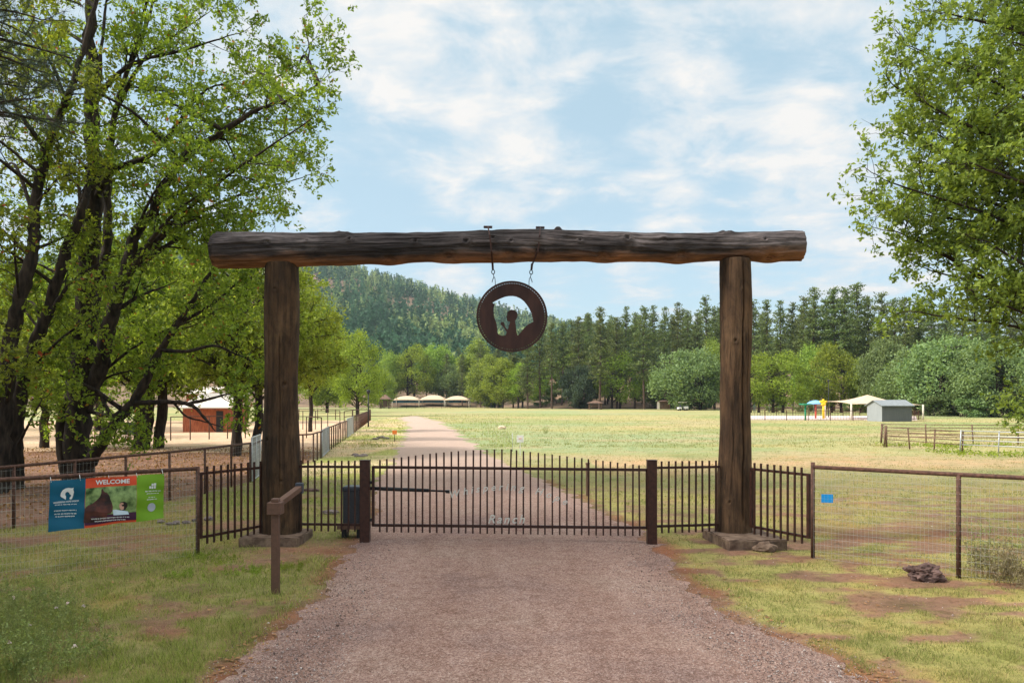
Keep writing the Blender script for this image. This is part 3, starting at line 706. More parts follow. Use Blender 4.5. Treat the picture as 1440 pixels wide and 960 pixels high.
m = MB(); m.tube([(-.15,.10,.90),(.3,.10,.885),(.95,.09,.865)],[.03,.034,.03],10); m.tube([(.9,.09,.866),(1.27,.06,.857)],.017,8); m.box((1.25,.0,.83),(1.31,.08,.88)); m.build('actuator_arm', M['black'], gt)
def picket_panel(a, b, n, label, zt0, zb0, over=.11, dz=0.0, stile=False):
    a = Vector(a); b = Vector(b); e = tag(empty('fence_panel', a), label, 'fence panel', None); d = b-a; Lp = d.length
    e.rotation_euler.z = math.atan2(d.y,d.x); e.location.z=0
    m = MB(); m.bar((0,0,zt0),(Lp,0,zt0+dz),.04); m.build('rail',M['iron'],e); m=MB(); m.bar((0,0,zb0),(Lp,0,zb0+dz),.04); m.build('rail',M['iron'],e)
    if stile:
        for xx in (0.0,Lp): MB().bar((xx,0,zb0-.02),(xx,0,zt0+.02),.045).build('stile',M['iron'],e)
    pmh = picket_mesh(zt0-zb0+2*over)
    for i in range(n):
        o = link('picket', pmh, e); t_ = (i+.7)/(n+.4); o.location=(Lp*t_+random.gauss(0,.002),-.034,zb0-over+dz*t_); o.rotation_euler=(0,random.gauss(0,.003),0)
    return e
zt1, zb1 = wz(656,13.5), wz(737,13.5)
picket_panel((wx(418,13.55),13.55,0),(wx(507,13.46),13.46,0), 9, 'dark picket panel between the left log post and the motor cabinet post', zt1, zb1)
picket_panel((wx(923,13.3),13.3,0),(wx(1012,13.5),13.5,0), 9, 'dark picket panel between the free-end gate post and the right log post', zt1+.0, zb1+.0)
picket_panel((wx(282,12.35),12.35,0),(wx(370,13.5),13.5,0), 9, 'slanting dark picket panel left of the left log post, ending at the mesh fence', zt1-.01, zb1-.02, stile=True)
picket_panel((wx(1057,13.3),13.3,0),(wx(1137,12.25),12.25,0), 8, 'slanting dark picket panel right of the right log post, ending at the mesh fence', zt1-.02, zb1-.0, stile=True)

# ------------------------------------------------------------------ gate motor cabinet
c0 = G(497,757); cb = tag(empty('motor_cabinet',(wx(496,13.95),13.95,0)), 'dark grey gate motor cabinet standing on short legs behind the hinge post', 'gate motor')
o = MB().box((-.15,-.14,.22),(.15,.14,.86)).build('housing', M['greybox'], cb); bevel(o,.035,3)
o = MB().box((-.155,-.15,.80),(.155,.15,.90)).build('lid', M['bluecap'], cb); bevel(o,.03,2)
MB().box((-.24,-.17,.16),(.22,.17,.22)).build('mounting_plate', M['woodbrown'], cb)
for sx_ in (-.13,.13): MB().box((sx_-.04,-.12,-.05),(sx_+.04,.12,.16)).build('leg', M['black'], cb)
pb = tag(empty('plastic_bottle',(wx(467,14.1),14.1,.0)),'small pale bottle-shaped thing lying in the grass left of the motor cabinet','bottle') if False else None

# ------------------------------------------------------------------ keypad post (foreground)
kp_ = G(387.5,834); kz = kp_.y
e = tag(empty('keypad_post',(kp_.x,kz,0)), 'short square brown post in the left foreground with a collar box and a slanting arm', 'keypad post')
o = MB().box((-.045,-.045,-.05),(.045,.045,1.02)).build('post', M['tan'], e); bevel(o,.005)
o = MB().box((-.085,-.085,.985),(.085,.085,1.135)).build('collar_box', M['tan'], e); bevel(o,.006)
o = MB().box((-.045,-.045,1.135),(.045,.045,1.18)).build('cap', M['tan'], e); bevel(o,.008)
v_ = P(421,686,10.6)-Vector((kp_.x,kz,0))
o = MB().bar((.02,.06,1.105), tuple(v_), .085,.07).build('arm', M['tan'], e); bevel(o,.004)
o = MB().box((v_.x-.05,v_.y-.03,v_.z-.07),(v_.x+.05,v_.y+.05,v_.z+.07)).build('keypad', M['bluecap'], e); bevel(o,.01,2)

# ------------------------------------------------------------------ pipe fences with wire mesh
def pipe_fence(name, pts, h, label, spacing=2.45, r=.030, mat='rust', posts=None, mesh=True, mpitch=.052, vp=.10, pr=.032, group=None, wr=.0014, over=0.0, wtop=None):
    e = tag(empty(name,(pts[0][0],pts[0][1],0)), label, 'fence', group); o0 = Vector((pts[0][0],pts[0][1],0))
    P3 = [Vector((p[0],p[1],0))-o0 for p in pts]
    MB().tube([p+Vector((0,0,h)) for p in P3], r, 8).build('top_rail', M[mat], e)
    seg = [(P3[i+1]-P3[i]).length for i in range(len(P3)-1)]; Lt = sum(seg)
    def at(s):
        for i, L_ in enumerate(seg):
            if s <= L_+1e-6: return P3[i].lerp(P3[i+1], s/L_)
            s -= L_
        return P3[-1]
    ps = posts if posts is not None else [i*spacing for i in range(int(Lt/spacing)+1)]
    for j,s_ in enumerate(ps):
        q_ = at(s_); hh = h+(over if j==0 else 0)
        MB().tube([q_+Vector((0,0,-.1)), q_+Vector((0,0,hh))], pr, 8).build('post', M[mat], e)
    if mesh:
        V = []; Fq = []
        def wire(a,b):
            d = (b-a).normalized(); u = d.cross(Vector((.3,.9,.2))).normalized()*wr; v = d.cross(u).normalized()*wr; k_=len(V)
            for q_ in (a,b): V.extend([q_+u, q_-u*.5+v*.86, q_-u*.5-v*.86])
            for i in range(3): Fq.append((k_+i,k_+(i+1)%3,k_+3+(i+1)%3,k_+3+i))
        off = Vector((0,-.035,0)); wt = wtop or h-.04
        for i in range(int(Lt/mpitch)):
            q_ = at(i*mpitch)+off; wire(q_+Vector((0,0,.03)), q_+Vector((0,0,wt)))
        for k_ in range(int((wt-.03)/vp)+1):
            for i in range(len(P3)-1): wire(P3[i]+off+Vector((0,0,.03+k_*vp)), P3[i+1]+off+Vector((0,0,.03+k_*vp)))
        link('wire_mesh', np_mesh('wire_mesh', np.array([tuple(v) for v in V]), np.array(Fq), M['wire']), e)
    return e
A_ = Vector((wx(278,12.25),12.25)); D_ = (Vector((-6.9,10.40))-A_).normalized()
pipe_fence('mesh_fence', [tuple(A_), tuple(A_+D_*5.2)], 1.345, 'brown pipe fence with wire mesh carrying the welcome banner, left of the gateway', posts=[0,2.9,5.2], over=.03)
q1 = Vector((wx(1143,12.0),12.0)); q2 = Vector((wx(1348,10.78),10.78)); D2 = (q2-q1).normalized()
pipe_fence('mesh_fence', [tuple(q1), tuple(q1+D2*8.2)], 1.39, 'rusty pipe fence with pale wire mesh running right from the gateway', posts=[0,(q2-q1).length,(q2-q1).length*2+.1,(q2-q1).length*3.2], over=.07)
def fp(px, Z): return ((px-720)/F*Z, Z)
pipe_fence('mesh_fence', [(-10.9,12.6),fp(0,14.7),fp(120,16.6),fp(275,20.0),fp(352,23.0)], 1.15, 'second pipe fence crossing behind the welcome banner under the oaks', spacing=1.42, mpitch=.10, vp=.15)
pipe_fence('yard_fence', [fp(352,23.0),fp(372,26.5),fp(396,29),fp(437,30.0),fp(453,33.0)], 1.1, 'short bend of brown pipe fence seen on both sides of the left log post', spacing=1.0, mpitch=.12, vp=.3, wr=.0016)
pipe_fence('yard_fence', [fp(463,37.5),fp(477,44.0),fp(488,50)], 1.1, 'middle stretch of brown pipe fence beside the sandy yard', spacing=1.25, mesh=False)
pipe_fence('yard_fence', [fp(497,57.0),fp(510,72),fp(521,93.0)], 1.2, 'farthest stretch of brown pipe fence beside the sandy yard', spacing=2.2, mesh=False, pr=.05)
pipe_fence('yard_fence', [fp(521,93.0),fp(460,96),fp(395,98.0)], 1.25, 'pipe fence closing the far side of the sandy yard', spacing=2.6, mesh=False, pr=.05, r=.05)
def mesh_gate(a, b, h, label):
    a=Vector((*a,0)); b=Vector((*b,0)); e = tag(empty('mesh_gate', a), label, 'gate'); d=b-a; z_=Vector((0,0,h))
    m=MB()
    for s_,t_ in ((Vector((0,0,.05)),d+Vector((0,0,.05))),(z_,d+z_),(Vector((0,0,.05)),z_),(d+Vector((0,0,.05)),d+z_),(d*.5+Vector((0,0,.05)),d*.5+z_)): m.tube([s_,t_],.025,6)
    m.build('frame',M['galv'],e); m=MB(); n_=int(d.length/.09)
    for i in range(1,n_): m.bar(d*i/n_+Vector((0,0,.05)),d*i/n_+z_,.012)
    for i in range(1,9): m.bar(Vector((0,0,h*i/9)),d+Vector((0,0,h*i/9)),.010)
    m.build('mesh_panel',M['galv'],e)
mesh_gate(fp(453,33.0),fp(463,37.5),1.15,'nearer silver mesh gate in the yard fence')
mesh_gate(fp(488,50),fp(497,57),1.2,'farther silver mesh gate in the yard fence')
mesh_gate(fp(354,23.1),fp(366,25.2),1.3,'silver mesh gate half hidden behind the left log post')
# pipe pens inside the yard
def pipe_hoop(px0, px1, Z0, Z1, h, label, rails=1, mid=0):
    a=Vector((*fp(px0,Z0),0)); b=Vector((*fp(px1,Z1),0)); e=tag(empty('pipe_rail',a),label,'pipe rail'); d=b-a
    m=MB(); m.tube([Vector((0,0,h)),d+Vector((0,0,h))],.03,6)
    for k_ in range(1,rails): m.tube([Vector((0,0,h*(1-k_*.3))),d+Vector((0,0,h*(1-k_*.3)))],.025,6)
    m.build('rail',M['rust'],e)
    for k_ in range(mid+2): q_=d*k_/(mid+1); MB().tube([q_+Vector((0,0,-.05)),q_+Vector((0,0,h))],.035,6).build('post',M['rust'],e)
pipe_hoop(431,452,50,47,1.35,'square rusty pipe frame standing in the sandy yard')
pipe_hoop(408,478,64,66,1.5,'long rusty pipe rail on posts across the sandy yard',2,3)
pipe_hoop(484,505,62,74,1.5,'short rusty pipe rail by the far yard fence',2,1)
pipe_hoop(60,180,44,46,1.4,'rusty pipe rail at the left end of the sandy yard',1,4)
pipe_hoop(240,345,47,50,1.4,'white-looking pipe rail in front of the red shed',1,3)

# ------------------------------------------------------------------ welcome banner
bo = A_ + D_*0  # banner spans part of the fence
def s_at(px):   # distance along the fence line at a photo column
    k_=(px-720)/F; # A.x+D.x s = k (A.y + D.y s)
    return (k_*A_.y-A_.x)/(D_.x-k_*D_.y)
s0b, s1b = s_at(68.5), s_at(228.5); BW = s0b-s1b
pt0 = A_+D_*s0b; bn = tag(empty('welcome_banner',(pt0.x,pt0.y,0)), 'teal, photo and green WELCOME banner tied to the mesh fence at the left', 'banner')
bn.rotation_euler.z = math.atan2(-D_.y,-D_.x); BT, BB = 1.30, .60
def bmap(u_, v_, lift=0.0):    # u 0..1 left-right, v 0..1 bottom-top
    sag = .012*math.sin(math.pi*u_*4)+.02*u_*(1-u_)
    wv = .012*math.sin(u_*17+v_*3)+.010*math.sin(u_*7-v_*6)+.006*math.sin(v_*15+u_*9)
    bot = BB+.04*u_+.006*math.sin(u_*14)
    return Vector((u_*BW+.012*(1-v_)*(-1 if u_<.5 else 1)*0-.02*(1-v_)*(1-u_), -.06-wv-lift, bot+(BT-sag*.3-bot)*v_))
def bpatch(m, u0, v0, u1, v1, lift=0.0, nu=None, nv=None):
    nu = nu or max(1,int((u1-u0)*60)); nv = nv or max(1,int((v1-v0)*24)); vs=[bmap(u0+(u1-u0)*i/nu, v0+(v1-v0)*j/nv, lift) for j in range(nv+1) for i in range(nu+1)]
    m.add(vs,[(j*(nu+1)+i,j*(nu+1)+i+1,(j+1)*(nu+1)+i+1,(j+1)*(nu+1)+i) for j in range(nv) for i in range(nu)],True)
def bpoly(m, pts, lift):   # small flat shape given in banner u,v
    bm=bmesh.new(); vs=[bm.verts.new((p[0],p[1],0)) for p in pts]; f=bm.faces.new(vs); 
    bmesh.ops.triangulate(bm,faces=[f])
    for _ in range(4 if len(pts)>8 else 0): bmesh.ops.subdivide_edges(bm,edges=[e_ for e_ in bm.edges if e_.calc_length()>.03],cuts=1,use_grid_fill=False)
    bmesh.ops.triangulate(bm,faces=bm.faces[:]); bm.verts.index_update(); bm.normal_update()
    fl=[]
    for f in bm.faces:
        idx=[v.index for v in f.verts]
        if f.normal.z<0: idx=idx[::-1]
        fl.append(tuple(idx))
    m.add([bmap(v.co.x,v.co.y,lift) for v in bm.verts],fl); bm.free()
def flat(name,c,r=.55): return plain(name,c,r,var=.03)
M['teal_b']=flat('teal_vinyl',(.0,.085,.155)); M['or_b']=flat('orange_vinyl',(.62,.07,.025)); M['gr_b']=flat('green_vinyl',(.15,.30,.012)); M['pu_b']=flat('plum_vinyl',(.05,.012,.04)); M['wh_b']=flat('white_print',(.72,.72,.72))
M['ph_b']=mat_noise('printed_foliage',(.02,.055,.012),(.26,.36,.13),9,.55,detail=6,bs=0,lo=.35,hi=.62); M['hs_b']=mat_noise('printed_horse_brown',(.018,.009,.009),(.11,.03,.02),7,.55,bs=0); M['hd_b']=flat('printed_dark_hair',(.02,.014,.014)); M['sk_b']=flat('printed_skin',(.55,.30,.22)); M['sh_b']=flat('printed_pale_shirt',(.5,.6,.68)); M['gl_b']=flat('printed_grey_seal',(.38,.40,.46))
U1,U2=.295,.745
m=MB(); bpatch(m,0,0,U1,1); m.build('teal_panel',M['teal_b'],bn)
m=MB(); bpatch(m,U1,0,U2,1); m.build('orange_panel',M['or_b'],bn)
m=MB(); bpatch(m,U2,0,1,1); m.build('green_panel',M['gr_b'],bn)
def U(px): return (px-65)/(1375-65)     # columns of the enlarged photo
def V_(py,px=None):  # rows, following the slope of the banner
    t_=U(px if px is not None else 700); top=112-52*t_; bot=688-96*t_; return 1-(py-top)/(bot-top)
ph=MB(); bpatch(ph,U1+.002,.06,U2-.002,.80,.004); pho=ph.build('printed_photo',M['ph_b'],bn)
m=MB(); bpatch(m,U1+.002,.05,U2-.002,.22,.007); m.build('plum_strip',M['pu_b'],bn)
def uv(pts): return [(U(x_),V_(y_,x_)) for x_,y_ in pts]
m=MB(); bpoly(m,uv([(448,440),(480,405),(530,385),(575,350),(615,310),(630,270),(632,230),(648,218),(662,252),(700,270),(722,300),(735,340),(752,380),(765,430),(760,480),(735,510),(700,505),(690,560),(640,600),(440,600)]),.009); m.build('printed_horse',M['hs_b'],pho)
m=MB(); bpoly(m,uv([(762,470),(800,468),(850,478),(900,484),(940,490),(955,527),(770,532)]),.010); m.build('printed_shirt',M['sh_b'],pho)
m=MB(); bpoly(m,uv([(845,400),(860,378),(900,374),(930,395),(935,430),(912,470),(880,478),(858,440)]),.0105); m.build('printed_hair',M['hd_b'],pho)
m=MB(); bpoly(m,uv([(842,402),(865,384),(885,392),(895,430),(888,470),(862,476),(845,455),(838,428)]),.012); m.build('printed_face',M['sk_b'],pho)
# white marks
m=MB()
bpoly(m,uv([(183,285),(188,250),(205,220),(235,200),(270,195),(295,200),(322,196),(318,215),(327,245),(322,290),(312,325),(290,330),(284,312),(297,300),(300,280),(285,270),(275,250),(255,240),(238,252),(235,275),(246,295),(245,332),(225,318),(195,300)]),.005)
m.build('horse_head_logo',M['wh_b'],bn)
m=MB()
for (x_,y_,w_,h_) in ((1222,175,24,26),(1250,170,26,30),(1195,205,22,28),(1222,206,22,30),(1250,204,24,30)): bpoly(m,uv([(x_,y_),(x_,y_+h_),(x_+w_,y_+h_),(x_+w_,y_)]),.005)
m.build('squares_logo',M['wh_b'],bn)
m=MB(); bpoly(m,uv([(1225+50*math.cos(a),455+50*math.sin(a)) for a in np.linspace(0,6.283,24,endpoint=False)]),.005); m.build('round_seal',M['gl_b'],bn)
def bword(txt, u0, v0, u1, hgt, lift, name='printed_words', bold=.0):
    c=bpy.data.curves.new('t','FONT'); c.body=txt; c.size=1; c.offset=bold; c.resolution_u=2; o=bpy.data.objects.new('t',c); C.objects.link(o)
    d=bpy.context.evaluated_depsgraph_get(); d.update(); me=bpy.data.meshes.new_from_object(o.evaluated_get(d)); bpy.data.objects.remove(o)
    xs=[v.co.x for v in me.vertices]; ys=[v.co.y for v in me.vertices]; x0,x1=min(xs),max(xs); y0,y1=min(ys),max(ys)
    m=MB(); m.add([bmap(u0+(v.co.x-x0)/(x1-x0)*(u1-u0), v0+(v.co.y-y0)/(y1-y0)*hgt, lift) for v in me.vertices],[tuple(p.vertices) for p in me.polygons]); return m.build(name,M['wh_b'],bn)
bword('WELCOME', U(565), .852, U(955), .098, .006, bold=.028)
bword('WHISPERING HOPE RANCH', U(105), .545, U(385), .034, .006, bold=.01)
def dashes(px0,px1,py,h_,seed,lift=.005):
    rr=random.Random(seed); m=MB(); x_=px0
    while x_<px1:
        w_=rr.uniform(14,42); x2=min(px1,x_+w_)
        for k_ in range(int((x2-x_)/8)+1):
            xx=x_+k_*8; hh=h_*rr.uniform(.6,1.1); bpoly(m,uv([(xx,py),(xx,py+hh),(xx+5.5,py+hh),(xx+5.5,py)]),lift)
        x_=x2+9
    return m.build('print_line',M['wh_b'],bn)
for a_ in ((125,365,382,9,1),(120,360,448,12,2),(125,355,486,12,3),(135,345,516,12,4),(1145,1335,258,13,5),(1165,1310,288,9,6),(1185,1270,332,11,7),(1165,1285,356,12,8)): dashes(*a_)
dashes(520,955,552,14,9,.0095); dashes(560,915,582,14,10,.0095)
m=MB()
for u_ in (.01,.25,.5,.75,.99): m.tube([bmap(u_,.97,.004), bmap(u_,1.0,.0)+Vector((0,.06,.07))],.004,5)
m.build('tie',M['wh_b'],bn)
# blue notice on the right fence
def s_at2(px): k_=(px-720)/F; return (k_*q1.y-q1.x)/(D2.x-k_*D2.y)
sB=s_at2(1158.5); pB=q1+D2*sB; e=MB(); 
e.add([Vector((a-.09+b_*.012,0,b_-.07+ a*.05)) for a,b_ in ((0,0),(.17,0),(.17,.125),(0,.125))]+[Vector((a-.09+b_*.012,.004,b_-.07+a*.05)) for a,b_ in ((0,0),(.17,0),(.17,.125),(0,.125))],[(0,1,2,3),(7,6,5,4),(0,4,5,1),(1,5,6,2),(2,6,7,3),(3,7,4,0)])
o=e.build('blue_notice',M['blue']); o.location=(pB.x+.03,pB.y-.06,wz(699.5,pB.y)); o.rotation_euler.z=math.atan2(D2.y,D2.x); tag(o,'small plain blue card wired to the mesh of the right fence','notice')
# ================================================================== things in the field
def stone(name, loc, size, mat, label, cat='rock', seed=1, rz=0, det=4, group=None, amp=.28):
    bm=bmesh.new(); bmesh.ops.create_icosphere(bm, subdivisions=det, radius=1)
    from mathutils import noise as mn
    for v in bm.verts:
        q=v.co.copy(); d=1+amp*mn.fractal(q*1.5+Vector((seed,0,0)),.6,2.2,7)+.10*abs(mn.noise(q*Vector((2,6,6))+Vector((0,seed,0))))
        v.co=Vector((q.x*size[0],q.y*size[1],max(q.z,-.5)*size[2]))*d
    me=bpy.data.meshes.new(name); bm.to_mesh(me); bm.free(); me.materials.append(mat); me.polygons.foreach_set('use_smooth',[False]*len(me.polygons))
    o=link(name,me); o.location=loc; o.rotation_euler.z=rz; return tag(o,label,cat,group)
p_=G(1300,814); stone('rock',(p_.x,p_.y,.07),(.23,.14,.125),M['rock'],'rugged red-brown rock lying on the grass before the right fence',seed=3,rz=-.2,amp=.5)
p_=G(1078,778); stone('rock',(p_.x+.02,p_.y+.15,.06),(.17,.12,.09),M['conc'],'broken concrete lump against the right post base',seed=8,det=3)
lab=['leftmost','second from left','third from left','fourth from left','fifth from left','rightmost']
for i,(px,py,s_) in enumerate(((226,735,.055),(238,738,.05),(248,737,.07),(262,736,.06),(276,733,.07),(293,731,.09))):
    p_=G(px,py); stone('rock',(p_.x,p_.y,.03),(s_*1.3,s_,s_*.55),M['greyrock'],'small grey stone, %s in the row below the banner and picket panel'%lab[i],seed=20+i,rz=i,det=3,group='stones under the mesh fence')
for i,(px,py,s_,t_) in enumerate(((528,618,.14,'left'),(536,616,.20,'middle'),(543,617,.16,'right'))):
    p_=G(px,py); stone('rock',(p_.x,p_.y,.05),(s_*1.3,s_,s_*.5),M['greyrock'],'reddish stone, %s one of three beside the orange marker'%t_,seed=30+i,det=3,group='stones beside the orange marker')
for i,(px,py,s_,t_) in enumerate(((500,640,.12,'left'),(505,642,.15,'middle'),(511,641,.13,'right'))):
    p_=G(px,py); stone('rock',(p_.x,p_.y,.02),(s_*1.4,s_,s_*.6),M['greyrock'],'pale stone, %s one of three in the verge just beyond the gate'%t_,seed=40+i,det=3,group='pale stones beyond the gate')
p_=G(436,690); stone('fallen_branch',(p_.x,p_.y,.02),(.24,.10,.05),M['rock'],'dark rotten wood chunk in the grass behind the left picket panel','wood',seed=50)
p_=G(465,722); stone('rock',(p_.x,p_.y,.03),(.17,.10,.06),M['greyrock'],'flat whitish stone left of the motor cabinet',seed=51,det=3)
def stake_sign(px, pyb, h, sw, sh, mat, label, name='marker_sign', post='woodbrown', pr=.02, round_=False, zc=None, sx=0):
    g_=G(px,pyb); e=tag(empty(name,g_),label,'marker'); MB().box((-pr,-pr,-.1),(pr,pr,h)).build('stake',M[post],e); zc=zc or h
    if round_: m=MB(); m.tube([(0,-pr-.03,zc),(0,-pr-.002,zc)],[sw/2,sw/2],16,smooth=False); m.build('sign_face',M[mat],e)
    else: MB().box((sx-sw/2,-pr-.022,zc-sh/2),(sx+sw/2,-pr-.002,zc+sh/2)).build('sign_face',M[mat],e)
    return e,g_
stake_sign(555,621,.62,.26,.22,'orange','orange marker on a thin stake beside the drive',post='black',zc=.55,pr=.015)
e,g_=stake_sign(731.5,640,.78,.30,.30,'white','small white sign with a dark mark standing in the field beyond the gate',post='white',pr=.014,zc=.72)
MB().bar((-.06,-.04,.72),(.06,-.04,.735),.02).build('printed_mark',M['redp'],e)
g_=G(720.5,634); e=tag(empty('thin_stake',g_),'thin pale rod standing left of the white sign','stake'); MB().tube([(0,0,-.05),(0,0,.85)],.012,6).build('rod',M['galv'],e); MB().box((-.02,-.02,-.02),(.02,.02,.04)).build('foot',M['black'],e)
g_=G(826.5,697); e=tag(empty('wooden_post',(g_.x,g_.y,0)),'single short brown timber post seen through the gate pickets','post'); o=MB().box((-.045,-.045,-.1),(.045,.045,.80)).build('timber',M['woodbrown'],e); bevel(o,.01)
MB().box((-.055,-.055,.80),(.055,.055,.83)).build('cap',M['woodbrown'],e)
g_=G(706,603); stone('stump',(g_.x,g_.y,.1),(.35,.25,.18),M['cream'],'small pale yellow boulder in the field above the gate middle','rock',seed=60,det=2)
g_=G(712,600); 
# lamp standard by the yard corner
def lamp_post(px, pyb, top, label):
    g_=G(px,pyb); h=CH+(HZ-top)/F*g_.y; e=tag(empty('lamp_post',(g_.x,g_.y,0)),label,'lamp post')
    MB().tube([(0,0,-.1),(0,0,h)],[.07,.045],8).build('pole',M['black'],e); MB().tube([(0,0,h-.03),(0,0,h+.06),(0,0,h+.28),(0,0,h+.34)],[.07,.16,.18,.04],8).build('lantern',M['black'],e)
lamp_post(518,600,553,'dark lamp post standing at the far end of the yard fence')
lamp_post(1165,587,537,'dark lamp post standing behind the splash pad')
# wood notice kiosk, cabins, shelter
def kiosk(px, Z, w, d, hh, roof, label, wall='woodbrown', open_=False, name='kiosk', cat='kiosk', roofm='woodbrown'):
    x_=(px-720)/F*Z; e=tag(empty(name,(x_,Z,0)),label,cat)
    if open_:
        for sx_ in (-1,1):
            for sy in (-1,1): MB().box((sx_*w/2-.1,sy*d/2-.1,-.2),(sx_*w/2+.1,sy*d/2+.1,hh)).build('post',M[wall],e)
        MB().box((-w/2*.5,-.1,.5),(w/2*.5,.1,hh-.3)).build('board',M[wall],e)
    else: MB().box((-w/2,-d/2,-.3),(w/2,d/2,hh)).build('wall',M[wall],e)
    o_=.5; m=MB(); m.add([(-w/2-o_,-d/2-o_,hh),(w/2+o_,-d/2-o_,hh),(w/2+o_,d/2+o_,hh),(-w/2-o_,d/2+o_,hh),(-w/2*.2,0,hh+roof),(w/2*.2,0,hh+roof)],[(0,1,5,4),(1,2,5),(2,3,4,5),(3,0,4),(3,2,1,0)])
    m.build('roof',M[roofm],e); return e
e=kiosk(541.5,218,2.3,2.3,2.6,1.2,'small brown kiosk with a pointed roof left of the cream canopies',open_=True); 
e=kiosk(837,198,3.0,1.8,1.6,.6,'low brown timber shelter at the edge of the trees, left of the golf cart','woodbrown',True,'shelter','shelter')
e=kiosk(934,205,2.6,2.2,2.0,.35,'small brown shed with a pale end wall beside the golf cart','woodbrown',False,'shed','shed'); MB().box((-1.65,-1.2,-.3),(-1.32,1.2,1.9)).build('pale_wall',M['creampaint'],e)
# tan tents
def canopy(px0, px1, pyb, base_h, peak_h, d, label):
    Z=CH*F/(pyb-HZ); x0=(px0-720)/F*Z; x1=(px1-720)/F*Z; w=x1-x0; e=tag(empty('shade_canopy',((x0+x1)/2,Z,0)),label,'canopy'); n=12; vs=[]; 
    for j in range(n+1):
        for i in range(n+1):
            u_=i/n; v_=j/n; a=1-abs(2*u_-1); b_=1-abs(2*v_-1); hz_=base_h+(peak_h-base_h)*(min(a,b_)**.75 if min(a,b_)<.62 else .62**.75+(min(a,b_)-.62)*.2)*1.0
            vs.append(((u_-.5)*w,(v_-.5)*d,hz_-.12*math.sin(math.pi*u_)*(b_<.01)*-1))
    top=[(j*(n+1)+i,j*(n+1)+i+1,(j+1)*(n+1)+i+1,(j+1)*(n+1)+i) for j in range(n) for i in range(n)]
    m=MB(); m.add(vs,top,True); o=m.build('canvas',M['cream'],e); s_=o.modifiers.new('thick','SOLIDIFY'); s_.thickness=.06
    for sx_ in (-1,1):
        for sy in (-1,1): MB().tube([(sx_*w*.485,sy*d*.485,-.2),(sx_*w*.485,sy*d*.485,base_h+.02)],.10,8).build('post',M['creampaint'],e)
    return e
canopy(554,592,572.5,2.25,4.1,9,'left of the three cream shade canopies beyond the drive')
canopy(591,629,572.3,2.25,4.5,9,'middle and highest of the three cream shade canopies beyond the drive')
canopy(626,661,572.5,2.25,4.1,9,'right of the three cream shade canopies beyond the drive')
def bar_fence(px0,px1,Z0,Z1,h,label,mat='black',pitch=1.2,infill=.16,screen=None):
    a=Vector((*fp(px0,Z0),0)); b=Vector((*fp(px1,Z1),0)); e=tag(empty('railing',a),label,'fence'); d=b-a; L_=d.length
    m=MB(); m.bar(Vector((0,0,h)),d+Vector((0,0,h)),.05); m.bar(Vector((0,0,.15)),d+Vector((0,0,.15)),.04)
    n_=int(L_/infill)
    for i in range(n_): q_=d*i/n_; m.bar(q_+Vector((0,0,.1)),q_+Vector((0,0,h)),.018)
    m.build('railing_panel',M[mat],e)
    for i in range(int(L_/pitch/2)+1): q_=d*min(1,i*pitch*2/L_); MB().bar(q_+Vector((0,0,-.1)),q_+Vector((0,0,h+.06)),.07).build('post',M[mat],e)
    if screen: m=MB(); m.box((0,.03,.1),(1,.05,h*.9)); o=m.build('screen',M[screen],e); o.scale=(L_,1,1); o.rotation_euler.z=math.atan2(d.y,d.x)
    return e
bar_fence(534,692,216,222,1.6,'dark railing in front of the three cream canopies')
bar_fence(548,655,270,272,2.2,'railing with a teal screen behind the cream canopies',screen='teal')
bar_fence(1046,1215,95,90.5,1.15,'dark railing along the front of the splash pad, left of the grey shed','rust',infill=.3)
bar_fence(1272,1296,90,97,1.15,'short piece of railing right of the grey shed','rust',infill=.3)
bar_fence(1046,1290,122,118,1.15,'dark railing along the back of the splash pad','rust',infill=.5)
m=MB(); a=Vector((*fp(1046,95.5),0)); b=Vector((*fp(1290,93),0)); c_=Vector((*fp(1288,116),0)); d=Vector((*fp(1046,119),0))
vs=[a,b,c_,d]; m.add([v+Vector((0,0,.05)) for v in vs]+[v+Vector((0,0,-.1)) for v in vs],[(0,1,2,3),(7,6,5,4),(0,4,5,1),(1,5,6,2),(2,6,7,3),(3,7,4,0)])
M['slab']=plain('pink_concrete',(.62,.50,.46),.9); tag(m.build('splash_pad_floor',M['slab']),'pale pink concrete floor of the splash pad',kind='structure')
# grey shed
Zs=89.5; sx0,sx1,sx2=(1216-720)/F*Zs,(1234-720)/F*Zs,(1273-720)/F*Zs
e=tag(empty('garden_shed',((sx0+sx2)/2,Zs,0)),'grey shed with a low pitched roof beside the cream sail canopy','shed'); ox=(sx0+sx2)/2
W_=sx2-sx1+.1; cx=(sx1+sx2)/2-ox
# long front faces us, painted as shaded; left gable end painted as sunlit
th=R(6); rot=Matrix.Rotation(th,4,'Z'); Lf=3.5; Dp=3.0; hh=1.75; rg_=.55
base=Matrix.Translation((cx-.25,0,0))@rot
def tf(p): return base@Vector(p)
m=MB(); m.add([tf(p) for p in ((-Lf/2,-Dp/2,-.1),(Lf/2,-Dp/2,-.1),(Lf/2,Dp/2,-.1),(-Lf/2,Dp/2,-.1),(-Lf/2,-Dp/2,hh),(Lf/2,-Dp/2,hh),(Lf/2,Dp/2,hh),(-Lf/2,Dp/2,hh))],[(0,1,5,4),(1,2,6,5),(2,3,7,6)]); m.build('wall',M['shedshade'],e)
m=MB(); m.add([tf(p) for p in ((-Lf/2,Dp/2,-.1),(-Lf/2,-Dp/2,-.1),(-Lf/2,-Dp/2,hh),(-Lf/2,0,hh+rg_),(-Lf/2,Dp/2,hh))],[(0,1,2,3,4)]); m.build('gable_wall',M['shedsunlit'],e)
m=MB()
